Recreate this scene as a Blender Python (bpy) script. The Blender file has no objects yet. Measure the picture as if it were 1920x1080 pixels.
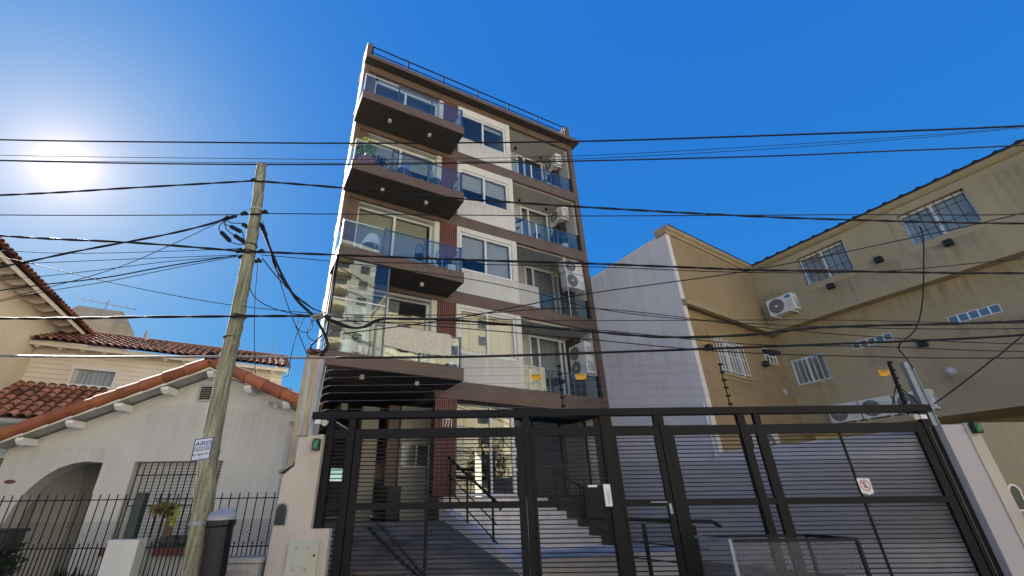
import bpy, bmesh, math, random
from mathutils import Vector, Matrix
random.seed(7)
S = bpy.context.scene
COL = S.collection
R_ = math.radians
V = Vector
# ------------------------------------------------------------------ camera model (solved from the vanishing points of the photo)
CX, CY, FPX = 893.06, 520.3, 831.8
cr = V((0.99993078, 0.00298395, -0.01138091)); cu = V((0.01147069, -0.4624563, 0.88656787)); cf = V((0.0026177, 0.88663705, 0.46245852))
CAM = V((0, 0, 1.6))
SUN = V((-0.66536, 0.55239, 0.50215)).normalized()
def ray(x, y): return cr*((x-CX)/FPX) - cu*((y-CY)/FPX) + cf
def atY(x, y, Y):                                   # where the sight line of a measured pixel meets the upright plane at depth Y
    d = ray(x, y); return CAM + d*(Y/d.y)
# ------------------------------------------------------------------ frames
dF = V((0.88737, 0.46106, 0)); dR = V((-0.46106, 0.88737, 0)); UPZ = V((0, 0, 1))
PL = V((-3.619, 9.910, 0))
def fr(o, a, n):
    return lambda u, w, z: o + a*u + n*w + UPZ*z
A = fr(PL, dF, -dR)                                 # apartment front: u right, n towards the street
PT = V((5.59, 10.97, 0)); azT = R_(56.6)
dT = V((math.sin(azT), math.cos(azT), 0)); nT = V((math.cos(azT), -math.sin(azT), 0))
T = fr(PT, dT, nT)
PI_ = PT + dT*4.75
RW = fr(PI_, -dR, -dF)                              # right wing: s towards the street, n towards the left
P0 = V((-11.4277, 13.5, 0)); SD = fr(P0, dF, -dR)   # boarded upper house
azL = R_(-22.5); PLf = V((-13.087, 12.638, 0)); dL = V((math.sin(azL), math.cos(azL), 0)); nL = V((math.cos(azL), -math.sin(azL), 0))
LB = fr(PLf, dL, nL)
W = lambda x, y, z: V((x, y, z))
# ------------------------------------------------------------------ object helpers
MATS = {}
RM = {}
class MB:
    def __init__(s): s.v = []; s.f = []; s.c = []
    def add(s, vs, fs):
        o = len(s.v); s.v += [tuple(v) for v in vs]; s.f += [tuple(i+o for i in f) for f in fs]
    def box(s, F, a0, a1, b0, b1, c0, c1):
        p = [F(a, b, c) for a in (a0, a1) for b in (b0, b1) for c in (c0, c1)]
        s.add(p, [(0,1,3,2),(4,6,7,5),(0,4,5,1),(2,3,7,6),(0,2,6,4),(1,5,7,3)]); return s
    def prism(s, F, pts, n0, n1):
        k = len(pts); p = [F(a, n0, z) for a, z in pts] + [F(a, n1, z) for a, z in pts]
        s.add(p, [tuple(range(k)), tuple(range(2*k-1, k-1, -1))] + [(i, i+k, (i+1) % k+k, (i+1) % k) for i in range(k)]); return s
    def tube(s, pts, r, seg=6, cap=True):
        pts = [V(p) for p in pts]; n = len(pts); rs = r if isinstance(r, (list, tuple)) else [r]*n
        vs = []; up = None
        for i, p in enumerate(pts):
            t = (pts[min(i+1, n-1)] - pts[max(i-1, 0)])
            if t.length < 1e-9: t = V((0, 0, 1))
            t.normalize()
            if up is None: up = V((0, 0, 1)) if abs(t.z) < .9 else V((1, 0, 0))
            a = (up - t*up.dot(t)).normalized(); b = t.cross(a); up = a
            for k in range(seg):
                w = 2*math.pi*k/seg; vs.append(p + (a*math.cos(w) + b*math.sin(w))*rs[i])
        fs = [(i*seg+k, i*seg+(k+1) % seg, (i+1)*seg+(k+1) % seg, (i+1)*seg+k) for i in range(n-1) for k in range(seg)]
        if cap: fs += [tuple(range(seg-1, -1, -1)), tuple(range((n-1)*seg, n*seg))]
        s.add(vs, fs); return s
    def holes(s, F, u0, u1, z0, z1, n0, n1, hs):
        us = sorted({u0, u1, *[h[0] for h in hs], *[h[1] for h in hs]}); zs = sorted({z0, z1, *[h[2] for h in hs], *[h[3] for h in hs]})
        us = [u for u in us if u0 <= u <= u1]; zs = [z for z in zs if z0 <= z <= z1]
        def full(i, j):
            if i < 0 or j < 0 or i >= len(us)-1 or j >= len(zs)-1: return False
            cu_, cz = (us[i]+us[i+1])/2, (zs[j]+zs[j+1])/2
            return not any(h[0] < cu_ < h[1] and h[2] < cz < h[3] for h in hs)
        for i in range(len(us)-1):
            for j in range(len(zs)-1):
                if not full(i, j): continue
                a, b, c, d = us[i], us[i+1], zs[j], zs[j+1]
                s.add([F(a,n1,c), F(b,n1,c), F(b,n1,d), F(a,n1,d)], [(0,1,2,3)]); s.add([F(a,n0,c), F(b,n0,c), F(b,n0,d), F(a,n0,d)], [(3,2,1,0)])
                if not full(i-1, j): s.add([F(a,n0,c), F(a,n1,c), F(a,n1,d), F(a,n0,d)], [(0,1,2,3)])
                if not full(i+1, j): s.add([F(b,n0,c), F(b,n1,c), F(b,n1,d), F(b,n0,d)], [(3,2,1,0)])
                if not full(i, j-1): s.add([F(a,n0,c), F(b,n0,c), F(b,n1,c), F(a,n1,c)], [(0,1,2,3)])
                if not full(i, j+1): s.add([F(a,n0,d), F(b,n0,d), F(b,n1,d), F(a,n1,d)], [(3,2,1,0)])
        return s
    def build(s, name, m, parent=None, local=False, smooth=False, bevel=0, fix=True, tag=None):
        vs = [V(v) for v in s.v]
        if parent is not None:
            if not local: mi = RM[parent.name].inverted(); vs = [mi @ v for v in vs]
            M = RM[parent.name]; off = None
        else:
            if local: off = V((0, 0, 0))
            else:
                xs = [v.x for v in vs]; ys = [v.y for v in vs]
                off = V(((min(xs)+max(xs))/2, (min(ys)+max(ys))/2, min(v.z for v in vs)))
                vs = [v-off for v in vs]
            M = Matrix.Translation(off)
        me = bpy.data.meshes.new(name); me.from_pydata(vs, [], s.f)
        if fix:
            b = bmesh.new(); b.from_mesh(me); bmesh.ops.recalc_face_normals(b, faces=b.faces); b.to_mesh(me); b.free()
        if s.c:
            at = me.color_attributes.new('tint', 'FLOAT_COLOR', 'CORNER')
            for p in me.polygons:
                for li in p.loop_indices: at.data[li].color = (s.c[p.index],)*3 + (1,)
        if smooth:
            for p in me.polygons: p.use_smooth = True
        me.materials.append(MATS[m] if isinstance(m, str) else m)
        o = bpy.data.objects.new(name, me); COL.objects.link(o)
        if parent is not None: o.parent = parent
        else: o.location = off
        if bevel:
            md = o.modifiers.new('bevel', 'BEVEL'); md.width = bevel; md.segments = 2; md.limit_method = 'ANGLE'
        RM[o.name] = M
        if tag: label(o, *tag)
        return o
def label(o, lab, cat=None, group=None, kind=None):
    if lab: o['label'] = lab
    if cat: o['category'] = cat
    if group: o['group'] = group
    if kind: o['kind'] = kind
    return o
def thing(name, lab, cat, loc=(0, 0, 0), rz=0, group=None):
    o = bpy.data.objects.new(name, None); COL.objects.link(o); o.empty_display_size = .2
    o.location = loc; o.rotation_euler = (0, 0, rz)
    RM[o.name] = Matrix.Translation(V(loc)) @ Matrix.Rotation(rz, 4, 'Z')
    return label(o, lab, cat, group)
def dup(root, loc, rz, lab):
    def cp(o, par):
        c = o.copy(); COL.objects.link(c); c.parent = par
        for ch in o.children: cp(ch, c)
        return c
    c = cp(root, None); c.location = loc; c.rotation_euler = (0, 0, rz); c['label'] = lab
    RM[c.name] = Matrix.Translation(V(loc)) @ Matrix.Rotation(rz, 4, 'Z')
    return c
# ------------------------------------------------------------------ materials
def nt(name):
    m = bpy.data.materials.new(name); m.use_nodes = True; t = m.node_tree; t.nodes.clear()
    MATS[name] = m; return m, t, t.nodes, t.links
def noise(N, L, src, scale, detail=4, vec=None, rough=.55):
    n = N.new('ShaderNodeTexNoise'); n.inputs['Scale'].default_value = scale; n.inputs['Detail'].default_value = detail; n.inputs['Roughness'].default_value = rough
    if vec:
        mp = N.new('ShaderNodeMapping'); mp.inputs['Scale'].default_value = vec; L.new(src, mp.inputs['Vector']); src = mp.outputs[0]
    L.new(src, n.inputs['Vector']); return n.outputs['Fac']
def ramp(N, L, src, a, b, va=0, vb=1):
    r = N.new('ShaderNodeMapRange'); r.inputs[1].default_value = a; r.inputs[2].default_value = b; r.inputs[3].default_value = va; r.inputs[4].default_value = vb
    L.new(src, r.inputs[0]); return r.outputs[0]
def mul(N, L, col, fac):
    m = N.new('ShaderNodeMix'); m.data_type = 'RGBA'; m.blend_type = 'MULTIPLY'; m.inputs[0].default_value = 1
    L.new(col, m.inputs[6]); L.new(fac, m.inputs[7]); return m.outputs[2]
def mixc(N, L, fac, a, b):
    m = N.new('ShaderNodeMix'); m.data_type = 'RGBA'
    if isinstance(fac, float): m.inputs[0].default_value = fac
    else: L.new(fac, m.inputs[0])
    for i, c in ((6, a), (7, b)):
        if isinstance(c, tuple): m.inputs[i].default_value = (*c, 1)
        else: L.new(c, m.inputs[i])
    return m.outputs[2]
def mth_(N, L, op, a, b):
    n = N.new('ShaderNodeMath'); n.operation = op; L.new(a, n.inputs[0]); L.new(b, n.inputs[1]); return n.outputs[0]
def mat(name, col, rough=.7, var=.12, scale=1.3, streak=0., dirt=None, bump=0., bscale=90, metal=0., spec=.4, grain=0., tint=False, stretch=None, coat=0.):
    m, t, N, L = nt(name)
    out = N.new('ShaderNodeOutputMaterial'); b = N.new('ShaderNodeBsdfPrincipled'); L.new(b.outputs[0], out.inputs[0])
    b.inputs['Roughness'].default_value = rough; b.inputs['Metallic'].default_value = metal; b.inputs['Specular IOR Level'].default_value = spec
    if coat: b.inputs['Coat Weight'].default_value = coat
    g = N.new('ShaderNodeNewGeometry'); pos = g.outputs['Position']
    f = ramp(N, L, noise(N, L, pos, scale, 5, stretch), .3, .7, 1-var, 1+var)
    rgb = N.new('ShaderNodeRGB'); rgb.outputs[0].default_value = (*col, 1)
    c = mul(N, L, rgb.outputs[0], f)
    if grain: c = mul(N, L, c, ramp(N, L, noise(N, L, pos, scale*28, 2), .35, .65, 1-grain, 1+grain))
    if tint:
        at = N.new('ShaderNodeVertexColor'); at.layer_name = 'tint'; c = mul(N, L, c, at.outputs[0])
    if streak:
        s = ramp(N, L, noise(N, L, pos, 1.0, 5, (4, 4, .28), .68), .47, .74, 0, streak)
        pt = ramp(N, L, noise(N, L, pos, .55, 6, None, .7), .52, .70, 0, streak*.55); s = mth_(N, L, 'MAXIMUM', s, pt)
        c = mixc(N, L, s, c, dirt or (col[0]*.35, col[1]*.34, col[2]*.33))
    L.new(c, b.inputs['Base Color'])
    if bump:
        bp = N.new('ShaderNodeBump'); bp.inputs['Strength'].default_value = bump; bp.inputs['Distance'].default_value = .01
        L.new(noise(N, L, pos, bscale, 3), bp.inputs['Height']); L.new(bp.outputs[0], b.inputs['Normal'])
    return m
def glass(name, tint, base, rough=0.0):
    m, t, N, L = nt(name)
    out = N.new('ShaderNodeOutputMaterial'); mx = N.new('ShaderNodeMixShader'); tr = N.new('ShaderNodeBsdfTransparent'); gl = N.new('ShaderNodeBsdfGlossy')
    tr.inputs[0].default_value = (*tint, 1); gl.inputs['Roughness'].default_value = rough; gl.inputs[0].default_value = (.88, .94, .92, 1)
    fz = N.new('ShaderNodeLayerWeight'); pw = N.new('ShaderNodeMath'); pw.operation = 'POWER'; pw.inputs[1].default_value = 4.0
    L.new(fz.outputs['Facing'], pw.inputs[0]); L.new(ramp(N, L, pw.outputs[0], 0, 1, base, 1), mx.inputs[0]); L.new(tr.outputs[0], mx.inputs[1]); L.new(gl.outputs[0], mx.inputs[2]); L.new(mx.outputs[0], out.inputs[0])
    g = N.new('ShaderNodeNewGeometry'); bp = N.new('ShaderNodeBump'); bp.inputs['Strength'].default_value = .05; bp.inputs['Distance'].default_value = .05
    L.new(noise(N, L, g.outputs['Position'], .9, 1), bp.inputs['Height']); L.new(bp.outputs[0], gl.inputs['Normal'])
    return m
def meshmat(name, col, dens, sx, sz):
    m, t, N, L = nt(name)                                # expanded metal: diamonds cut out of a sheet, in the sheet's own coordinates
    out = N.new('ShaderNodeOutputMaterial'); mx = N.new('ShaderNodeMixShader'); tr = N.new('ShaderNodeBsdfTransparent'); b = N.new('ShaderNodeBsdfPrincipled')
    b.inputs['Base Color'].default_value = (*col, 1); b.inputs['Roughness'].default_value = .5
    tc = N.new('ShaderNodeTexCoord'); sp = N.new('ShaderNodeSeparateXYZ'); L.new(tc.outputs['Object'], sp.inputs[0])
    def op(o, a, bb=None):
        n = N.new('ShaderNodeMath'); n.operation = o
        for i, x in enumerate((a, bb)):
            if x is None: continue
            if isinstance(x, (int, float)): n.inputs[i].default_value = x
            else: L.new(x, n.inputs[i])
        return n.outputs[0]
    h = op('ADD', sp.outputs[0], sp.outputs[1])
    a = op('MULTIPLY', h, sx); c = op('MULTIPLY', sp.outputs[2], sz)
    p = op('ABSOLUTE', op('SUBTRACT', op('FRACT', op('ADD', a, c)), .5)); q = op('ABSOLUTE', op('SUBTRACT', op('FRACT', op('SUBTRACT', a, c)), .5))
    k = op('GREATER_THAN', op('MAXIMUM', p, q), .5-dens)
    L.new(k, mx.inputs[0]); L.new(tr.outputs[0], mx.inputs[1]); L.new(b.outputs[0], mx.inputs[2]); L.new(mx.outputs[0], out.inputs[0])
def stainmat(name, col, amt):
    m, t, N, L = nt(name)                                # dirt that has run down a wall: a patchy film, thick at its upper edge
    out = N.new('ShaderNodeOutputMaterial'); mx = N.new('ShaderNodeMixShader'); tr = N.new('ShaderNodeBsdfTransparent'); b = N.new('ShaderNodeBsdfDiffuse'); b.inputs[0].default_value = (*col, 1)
    tc = N.new('ShaderNodeTexCoord'); sp = N.new('ShaderNodeSeparateXYZ'); L.new(tc.outputs['Generated'], sp.inputs[0]); g = N.new('ShaderNodeNewGeometry')
    up = ramp(N, L, sp.outputs[2], .0, 1., 0, 1); n1 = ramp(N, L, noise(N, L, g.outputs['Position'], 1, 4, (11, 11, .5), .6), .40, .68); n2 = ramp(N, L, noise(N, L, g.outputs['Position'], 3.5, 5), .3, .7, .4, 1)
    def edge(o):
        n = N.new('ShaderNodeMath'); n.operation = 'PINGPONG'; n.inputs[1].default_value = .5; L.new(o, n.inputs[0]); return ramp(N, L, n.outputs[0], 0, .14)
    def m2(p, q):
        n = N.new('ShaderNodeMath'); n.operation = 'MULTIPLY'; L.new(p, n.inputs[0])
        if isinstance(q, float): n.inputs[1].default_value = q
        else: L.new(q, n.inputs[1])
        return n.outputs[0]
    top_ = ramp(N, L, sp.outputs[2], 1., .93, 0, 1)
    f = m2(m2(m2(m2(m2(m2(up, n1), n2), edge(sp.outputs[0])), edge(sp.outputs[1])), top_), amt)
    L.new(f, mx.inputs[0]); L.new(tr.outputs[0], mx.inputs[1]); L.new(b.outputs[0], mx.inputs[2]); L.new(mx.outputs[0], out.inputs[0])
def emit(name, col, s):
    m, t, N, L = nt(name); out = N.new('ShaderNodeOutputMaterial'); e = N.new('ShaderNodeEmission'); e.inputs[0].default_value = (*col, 1); e.inputs[1].default_value = s
    L.new(e.outputs[0], out.inputs[0])

mat('cream', (.66, .645, .56), .8, .07, .9, .10, bump=.15, bscale=70)
mat('white_wall', (.78, .755, .70), .85, .06, .8, .10, bump=.25, bscale=60)
mat('house_white', (.57, .565, .525), .85, .07, .6, .15, (.30, .29, .25), bump=.35, bscale=45)
mat('brown', (.135, .092, .066), .55, .12, 2.0, .15, (.06, .045, .04))
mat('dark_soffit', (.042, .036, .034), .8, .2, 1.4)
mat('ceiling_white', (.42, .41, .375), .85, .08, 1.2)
mat('slat_wood', (.19, .074, .058), .55, .35, 3.0, stretch=(9, 9, .5))
mat('alu', (.72, .73, .74), .35, .04, 2, spec=.5)
mat('rail_blue', (.10, .14, .20), .35, .05, 2, metal=.6)
mat('black_metal', (.0032, .0038, .006), .55, .2, 4, grain=.2, spec=.22)
mat('gate_bar', (.008, .009, .012), .55, .2, 4, spec=.22)
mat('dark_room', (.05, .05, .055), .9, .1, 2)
mat('blind', (.66, .66, .62), .8, .04, 3)
mat('blind_cream', (.60, .57, .44), .8, .05, 3)
mat('curtain', (.48, .48, .46), .9, .22, 1.0, stretch=(22, 22, .4))
mat('tan', (.325, .243, .13), .85, .12, .5, .24, (.24, .18, .11), bump=.3, bscale=55)
mat('tan_grey', (.405, .332, .20), .85, .13, .45, .24, (.25, .20, .13), bump=.3, bscale=55)
mat('tan_street', (.27, .235, .165), .85, .14, .5, .40, (.17, .14, .10), bump=.3, bscale=55)
mat('tan_band', (.36, .29, .17), .8, .10, 1.2, .22, (.2, .16, .1))
mat('lilac', (.46, .435, .44), .85, .07, .6, .16, (.28, .27, .28), bump=.3, bscale=60)
mat('boundary', (.70, .655, .64), .85, .09, .5, .20, (.34, .32, .32), bump=.3, bscale=60)
mat('pillar_cream', (.52, .47, .40), .85, .12, 1.1, .35, (.36, .30, .24), bump=.5, bscale=30)
mat('tile', (.33, .14, .08), .75, .28, 2.2, grain=.25, tint=True)
mat('tile_old', (.31, .135, .085), .85, .35, 2.6, grain=.35, tint=True)
mat('tile_rake', (.29, .10, .048), .7, .22, 2.0, grain=.18, tint=True)
mat('roof_dark', (.012, .013, .022), .6, .2, 2)
mat('board_white', (.72, .67, .56), .7, .06, 1.0, .12)
mat('stone', (.25, .24, .22), .9, .35, 2.5, .3, bump=.8, bscale=8)
mat('chimney_plaster', (.33, .29, .22), .9, .15, 1.4, .3, bump=.3)
mat('leftwall', (.64, .56, .42), .85, .06, .6, .08, bump=.2)
mat('wood_pole', (.25, .245, .165), .9, .55, 1.2, .65, (.13, .12, .09), bump=1.0, bscale=30, stretch=(24, 24, 1.0), spec=.2, grain=.12)
mat('cable', (.010, .010, .012), .6, .2, 3, spec=.25)
mat('cable_grey', (.20, .20, .21), .5, .1, 3)
mat('wire_light', (.30, .31, .33), .4, .1, 3, metal=.5)
mat('steel', (.25, .29, .33), .5, .15, 3, .2, metal=.3)
mat('pipe_grey', (.40, .41, .42), .5, .1, 2)
mat('ac_white', (.70, .70, .67), .5, .05, 2, .08)
mat('ac_dark', (.06, .06, .065), .5, .15, 6)
mat('sticker_blue', (.02, .19, .50), .4, .05, 4)
mat('concrete', (.33, .325, .315), .9, .25, 1.3, .0, grain=.15, bump=.3, bscale=30)
mat('ramp_concrete', (.23, .19, .15), .9, .5, 1.4, grain=.2, spec=.08, bump=.3, bscale=25, stretch=(1, 1, 1))
mat('step', (.86, .79, .69), .9, .16, 2.5, .25, (.28, .26, .25), spec=.08, grain=.06)
mat('slab_warm', (.50, .48, .46), .9, .25, 1.6, grain=.1, spec=.05)
mat('asphalt', (.055, .055, .057), .9, .2, 2, grain=.25, bump=.3, bscale=60)
mat('pavement', (.30, .29, .275), .9, .15, 1.5, grain=.12)
mat('ground_mat', (.16, .15, .12), .95, .2, .3)
mat('terracotta', (.36, .13, .08), .8, .15, 4)
mat('pot_white', (.65, .65, .60), .6, .08, 4)
mat('pot_green', (.25, .42, .06), .5, .08, 4)
mat('leaf_light', (.34, .38, .07), .6, .45, 6)
mat('leaf_mid', (.07, .12, .03), .6, .4, 6)
mat('leaf_dark', (.025, .05, .02), .6, .4, 6)
mat('leaf_olive', (.13, .11, .03), .7, .5, 8)
mat('bark', (.10, .075, .05), .9, .2, 5)
mat('rug', (.68, .62, .48), .95, .16, 22, .0, grain=.35, bump=1, bscale=60)
mat('cloth_pattern', (.58, .56, .40), .9, .25, 4, .3, (.12, .07, .05))
mat('chair_metal', (.62, .62, .60), .35, .05, 3, metal=.5)
mat('chair_blue', (.05, .13, .28), .5, .05, 3)
mat('chair_white', (.72, .72, .68), .5, .05, 3)
mat('yellow', (.72, .40, .02), .5, .06, 5)
mat('sign_white', (.72, .72, .72), .5, .05, 5)
mat('sign_pale', (.55, .62, .74), .45, .06, 5)
mat('ink_blue', (.015, .03, .22), .5, .02, 3)
mat('ink_black', (.012, .012, .012), .5, .02, 3)
mat('ink_red', (.50, .055, .03), .5, .02, 3)
mat('ink_grey', (.30, .34, .40), .5, .02, 3)
mat('white_paint', (.82, .82, .80), .5, .03, 3)
mat('meter_box', (.50, .51, .40), .6, .05, 2, .1)
mat('bin_black', (.009, .009, .012), .4, .2, 5, spec=.3)
mat('bin_lid', (.33, .33, .34), .45, .05, 4)
mat('alarm_dark', (.02, .035, .03), .35, .1, 4)
mat('spot_black', (.015, .015, .018), .5, .1, 4)
mat('lamp_white', (.50, .50, .47), .5, .05, 4)
mat('brick_pale', (.46, .38, .26), .9, .2, 3, .3, bump=.5, bscale=15)
mat('tower_cream', (.80, .70, .48), .85, .06, .3, .08)
mat('tower_grey', (.50, .48, .44), .85, .08, .3, .1)
mat('tower_dark', (.07, .08, .09), .4, .2, 1)
mat('opp_white', (.82, .77, .66), .85, .07, .4, .1)
mat('shutter', (.47, .47, .455), .6, .05, 2)
mat('garage_panel', (.30, .295, .245), .5, .12, 1.2)
mat('sill_red', (.17, .06, .045), .7, .2, 5)
mat('green_post', (.02, .035, .028), .5, .1, 4)
stainmat('stain_dark', (.10, .08, .055), .34)
stainmat('stain_soft', (.14, .13, .11), .22)
emit('led_green', (.02, .8, .18), .16)
glass('pane', (.66, .70, .71), .10)
glass('pane_clear', (.66, .70, .70), .12)
glass('pane_matte', (.85, .87, .88), .05)
glass('rail_glass', (.84, .91, .94), .07)
glass('block_glass', (.30, .36, .42), .22, .3)
meshmat('gate_mesh', (.008, .009, .012), .055, 26, 42)
meshmat('fence_mesh', (.03, .03, .03), .06, 22, 22)
meshmat('basket_mesh', (.12, .12, .13), .07, 20, 26)
meshmat('balcony_net', (.05, .05, .055), .035, 14, 14)

# ------------------------------------------------------------------ ground, road, pavements
g = MB(); g.add([W(-400, -400, -.02), W(400, -400, -.02), W(400, 400, -.02), W(-400, 400, -.02)], [(0,1,2,3)])
g.build('ground', 'ground_mat', tag=('dry grey brown ground under the street and the plots', None, None, 'structure'))
g = MB(); g.box(W, -150, 150, -5.0, 4.4, -.015, .0); g.build('road', 'asphalt', tag=('grey asphalt road along the front gate', None, None, 'structure'))
for nm, a, b in (('pavement', 4.4, 7.45), ('pavement', -8.0, -5.0)):
    g = MB(); g.box(W, -150, 150, a, b, -.01, .13); g.build(nm, 'pavement', tag=('concrete pavement with a raised kerb', None, None, 'structure'))

# ------------------------------------------------------------------ apartment building
ZS = [4.56, 7.16, 9.82, 12.48]; ZT = [6.78, 9.42, 12.06, 14.98]   # floor tops and the soffit over each floor
apt = thing('apartment_building', 'tall narrow brown and cream apartment building with blue glass balconies', 'apartment building', tuple(A(4.3, 0, 0)))
def P(name, m, mb, par=apt, **k): return mb.build(name, m, par, **k)
P('side_wall', 'white_wall', MB().box(A, -.02, 0, -.52, -.004, 1.3, 16.05))
b = MB().box(A, 0, .16, -.52, .0, 1.3, 16.05); P('corner_fin', 'brown', b)
P('corner_fin', 'brown', MB().box(A, 8.47, 8.66, -.62, .0, 1.3, 16.05))
b = MB(); b.box(A, .34, .54, -2.5, -.53, 4.56, 14.97); b.box(A, .55, 1.1, -2.5, -2.3, 4.56, 14.97); b.box(A, 1.11, 1.3, -9, -2.51, 4.1, 15.2); b.box(A, 8.47, 8.64, -9, -.63, 1.3, 15.2); b.box(A, 1.31, 8.46, -9, -8.8, 4.1, 15.2)
P('wall', 'cream', b)
b = MB()
for z in ZS: b.box(A, .17 if z > 5 else 2.9, 8.46, -2.29, -.105, z-.45, z-.004); b.box(A, 1.31 if z > 5 else 2.9, 8.46, -8.75, -2.29, z-.45, z-.004)
b.box(A, .17, 2.9, -8.75, .0, 4.30, 4.55)
P('floor_slab', 'ceiling_white', b)
for z in ZS:
    zb = {4.56: 4.10, 7.16: 6.78, 9.82: 9.42, 12.48: 12.06}[z]
    P('floor_band', 'brown', MB().box(A, .165 if z > 5 else 2.9, 8.465, -.10, .003, zb, z), bevel=.006)
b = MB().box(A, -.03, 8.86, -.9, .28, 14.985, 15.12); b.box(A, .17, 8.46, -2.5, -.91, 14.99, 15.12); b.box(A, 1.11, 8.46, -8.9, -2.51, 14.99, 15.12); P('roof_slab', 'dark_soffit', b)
P('roof_fascia', 'brown', MB().box(A, -.04, 8.87, .281, .31, 14.97, 15.135))
P('roof_beam', 'brown', MB().box(A, .165, 8.465, -.12, .0, 14.70, 14.983))
P('roof_soffit', 'ceiling_white', MB().box(A, .55, 8.46, -2.29, -.125, 14.70, 14.98))
rr = P('roof_railing', 'black_metal', MB().tube([A(.17, -.1, 16.07), A(8.47, -.1, 16.07)], .022).tube([A(.17, -.1, 15.76), A(8.47, -.1, 15.76)], .018))
for u in (.2, 1.5, 2.88, 4.3, 5.7, 7.1, 8.42): P('railing_post', 'black_metal', MB().box(A, u-.022, u+.022, -.12, -.08, 15.12, 16.09), rr)
b = MB().box(A, 7.9, 8.3, -.9, -.5, 15.12, 15.75); b.box(A, 8.12, 8.42, -1.4, -1.0, 15.12, 16.0); P('roof_vent', 'white_paint', b)
P('roof_sun_blocker', 'cream', MB().box(A, 1.4, 8.44, -8.6, -3.6, 15.125, 17.7))  # unseen block added on the roof to keep sun off the tan wing
# left bay: column, sliding doors, balconies
def frame_win(par, F, u0, u1, z0, z1, n, cols, fw=.05, dep=.06, name='window', m='alu', pane='pane'):
    b = MB(); b.box(F, u0, u1, n-dep, n, z0, z0+fw); b.box(F, u0, u1, n-dep, n, z1-fw, z1)
    xs = [u0] + list(cols) + [u1]
    for i, x in enumerate(xs):
        lo = x if i == 0 else (x-fw if i == len(xs)-1 else x-fw/2)
        b.box(F, lo, lo+fw, n-dep+.004, n+.004, z0+fw, z1-fw)
    f = b.build(name, m, par)
    g = MB(); g.add([F(u0+fw, n-dep/2, z0+fw), F(u1-fw, n-dep/2, z0+fw), F(u1-fw, n-dep/2, z1-fw), F(u0+fw, n-dep/2, z1-fw)], [(0,1,2,3)])
    g.build('pane', pane, f, fix=False)
    return f
def blind(par, F, u0, u1, z0, z1, n, m='blind', nm='blind'):
    MB().box(F, u0, u1, n-.012, n, z0, z1).build(nm, m, par)
def curtain(par, F, u0, u1, z0, z1, n):
    pts = []; k = max(8, int((u1-u0)/.035))
    for i in range(k+1): pts.append((u0+(u1-u0)*i/k, n+.035*math.sin(i*1.9)+.012*math.sin(i*.7)))
    b = MB(); b.add([F(u, w, z) for z in (z0, z1) for u, w in pts], [(i, i+1, i+k+2, i+k+1) for i in range(k)]); b.build('curtain', 'curtain', par, fix=False, smooth=True)
bspec = [ # per floor: list of (u0,u1,fraction down,material)
    [(1.62, 1.95, 'c', None)],
    [(.46, 1.52, 1, 'blind_cream'), (1.60, 2.62, .62, 'blind_cream')],
    [(.46, 1.52, 1, 'blind'), (1.60, 2.7, .30, 'blind')],
    []]
for i, z in enumerate(ZS):
    zt = ZT[i] if i < 3 else 14.70
    P('column', 'brown', MB().box(A, .165, .43, -.30, -.06, z+.05, zt))
    d = frame_win(apt, A, .435, 2.75, z+.06, zt-.02, -.28, (1.56,), .07, .07, 'sliding_door')
    for bs in bspec[i]:
        if bs[2] == 'c': curtain(d, A, bs[0], bs[1], z+.1, zt-.1, -.42)
        else: blind(d, A, bs[0], bs[1], zt-.1-(zt-z-.2)*bs[2], zt-.1, -.40, bs[3])
    if i == 0: curtain(d, A, .5, 1.5, z+.1, zt-.1, -.44)
    P('jamb', 'cream', MB().box(A, 2.752, 2.915, -.40, -.06, z+.0, zt))
    P('slat_backing', 'dark_soffit', MB().box(A, 2.92, 3.46, -.12, -.03, z+.002, zt-.002))
    b = MB()
    for k in range(9): b.box(A, 2.93+k*.0595, 2.93+k*.0595+.036, -.029, .012, z+.004, zt-.004)
    P('slat_panel', 'slat_wood', b)
    # balcony
    zt2, zb2 = z+.05, z-.27
    bal = P('balcony', 'brown', MB().box(A, -.08, 3.2, .006, 1.05, zb2+.012, zt2), bevel=.006)
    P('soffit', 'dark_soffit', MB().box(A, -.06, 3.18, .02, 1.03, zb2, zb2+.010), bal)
    for u, n in ((.9, .57), (2.2, .57)):
        P('ceiling_lamp', 'lamp_white', MB().box(A, u-.045, u+.045, n-.045, n+.045, zb2-.10, zb2-.002), bal, bevel=.008)
    gt = z+.78
    gl = MB()
    for u0, u1 in ((-.04, .98), (1.02, 2.06), (2.10, 3.12)):
        gl.box(A, u0, u1, .985, .995, zt2+.03, gt-.0)
    gl.box(A, 3.12, 3.13, .06, .96, zt2+.03, gt); gl.box(A, -.05, -.04, .06, .96, zt2+.03, gt)
    P('balustrade_glass', 'rail_glass', gl, bal)
    rl = MB().tube([A(.98, .99, gt+.02), A(3.13, .99, gt+.02)], .020).tube([A(3.13, .99, gt+.02), A(3.13, .03, gt+.02)], .02)
    P('handrail', 'rail_blue', rl, bal)
    if i in (0, 2): pass
    P('handrail', 'alu', MB().box(A, -.05, .96, .975, 1.005, gt+.002, gt+.02), bal)
    for u in (1.0, 2.08, 3.13): P('balustrade_post', 'rail_blue', MB().box(A, u-.022, u+.022, .96, 1.02, zt2, gt+.05), bal)
    P('balustrade_post', 'alu', MB().box(A, -.06, -.035, .97, 1.01, zt2, gt+.02), bal)
    P('balustrade_post', 'alu', MB().box(A, 3.09, 3.14, .84, .93, zt2, gt), bal)
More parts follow.
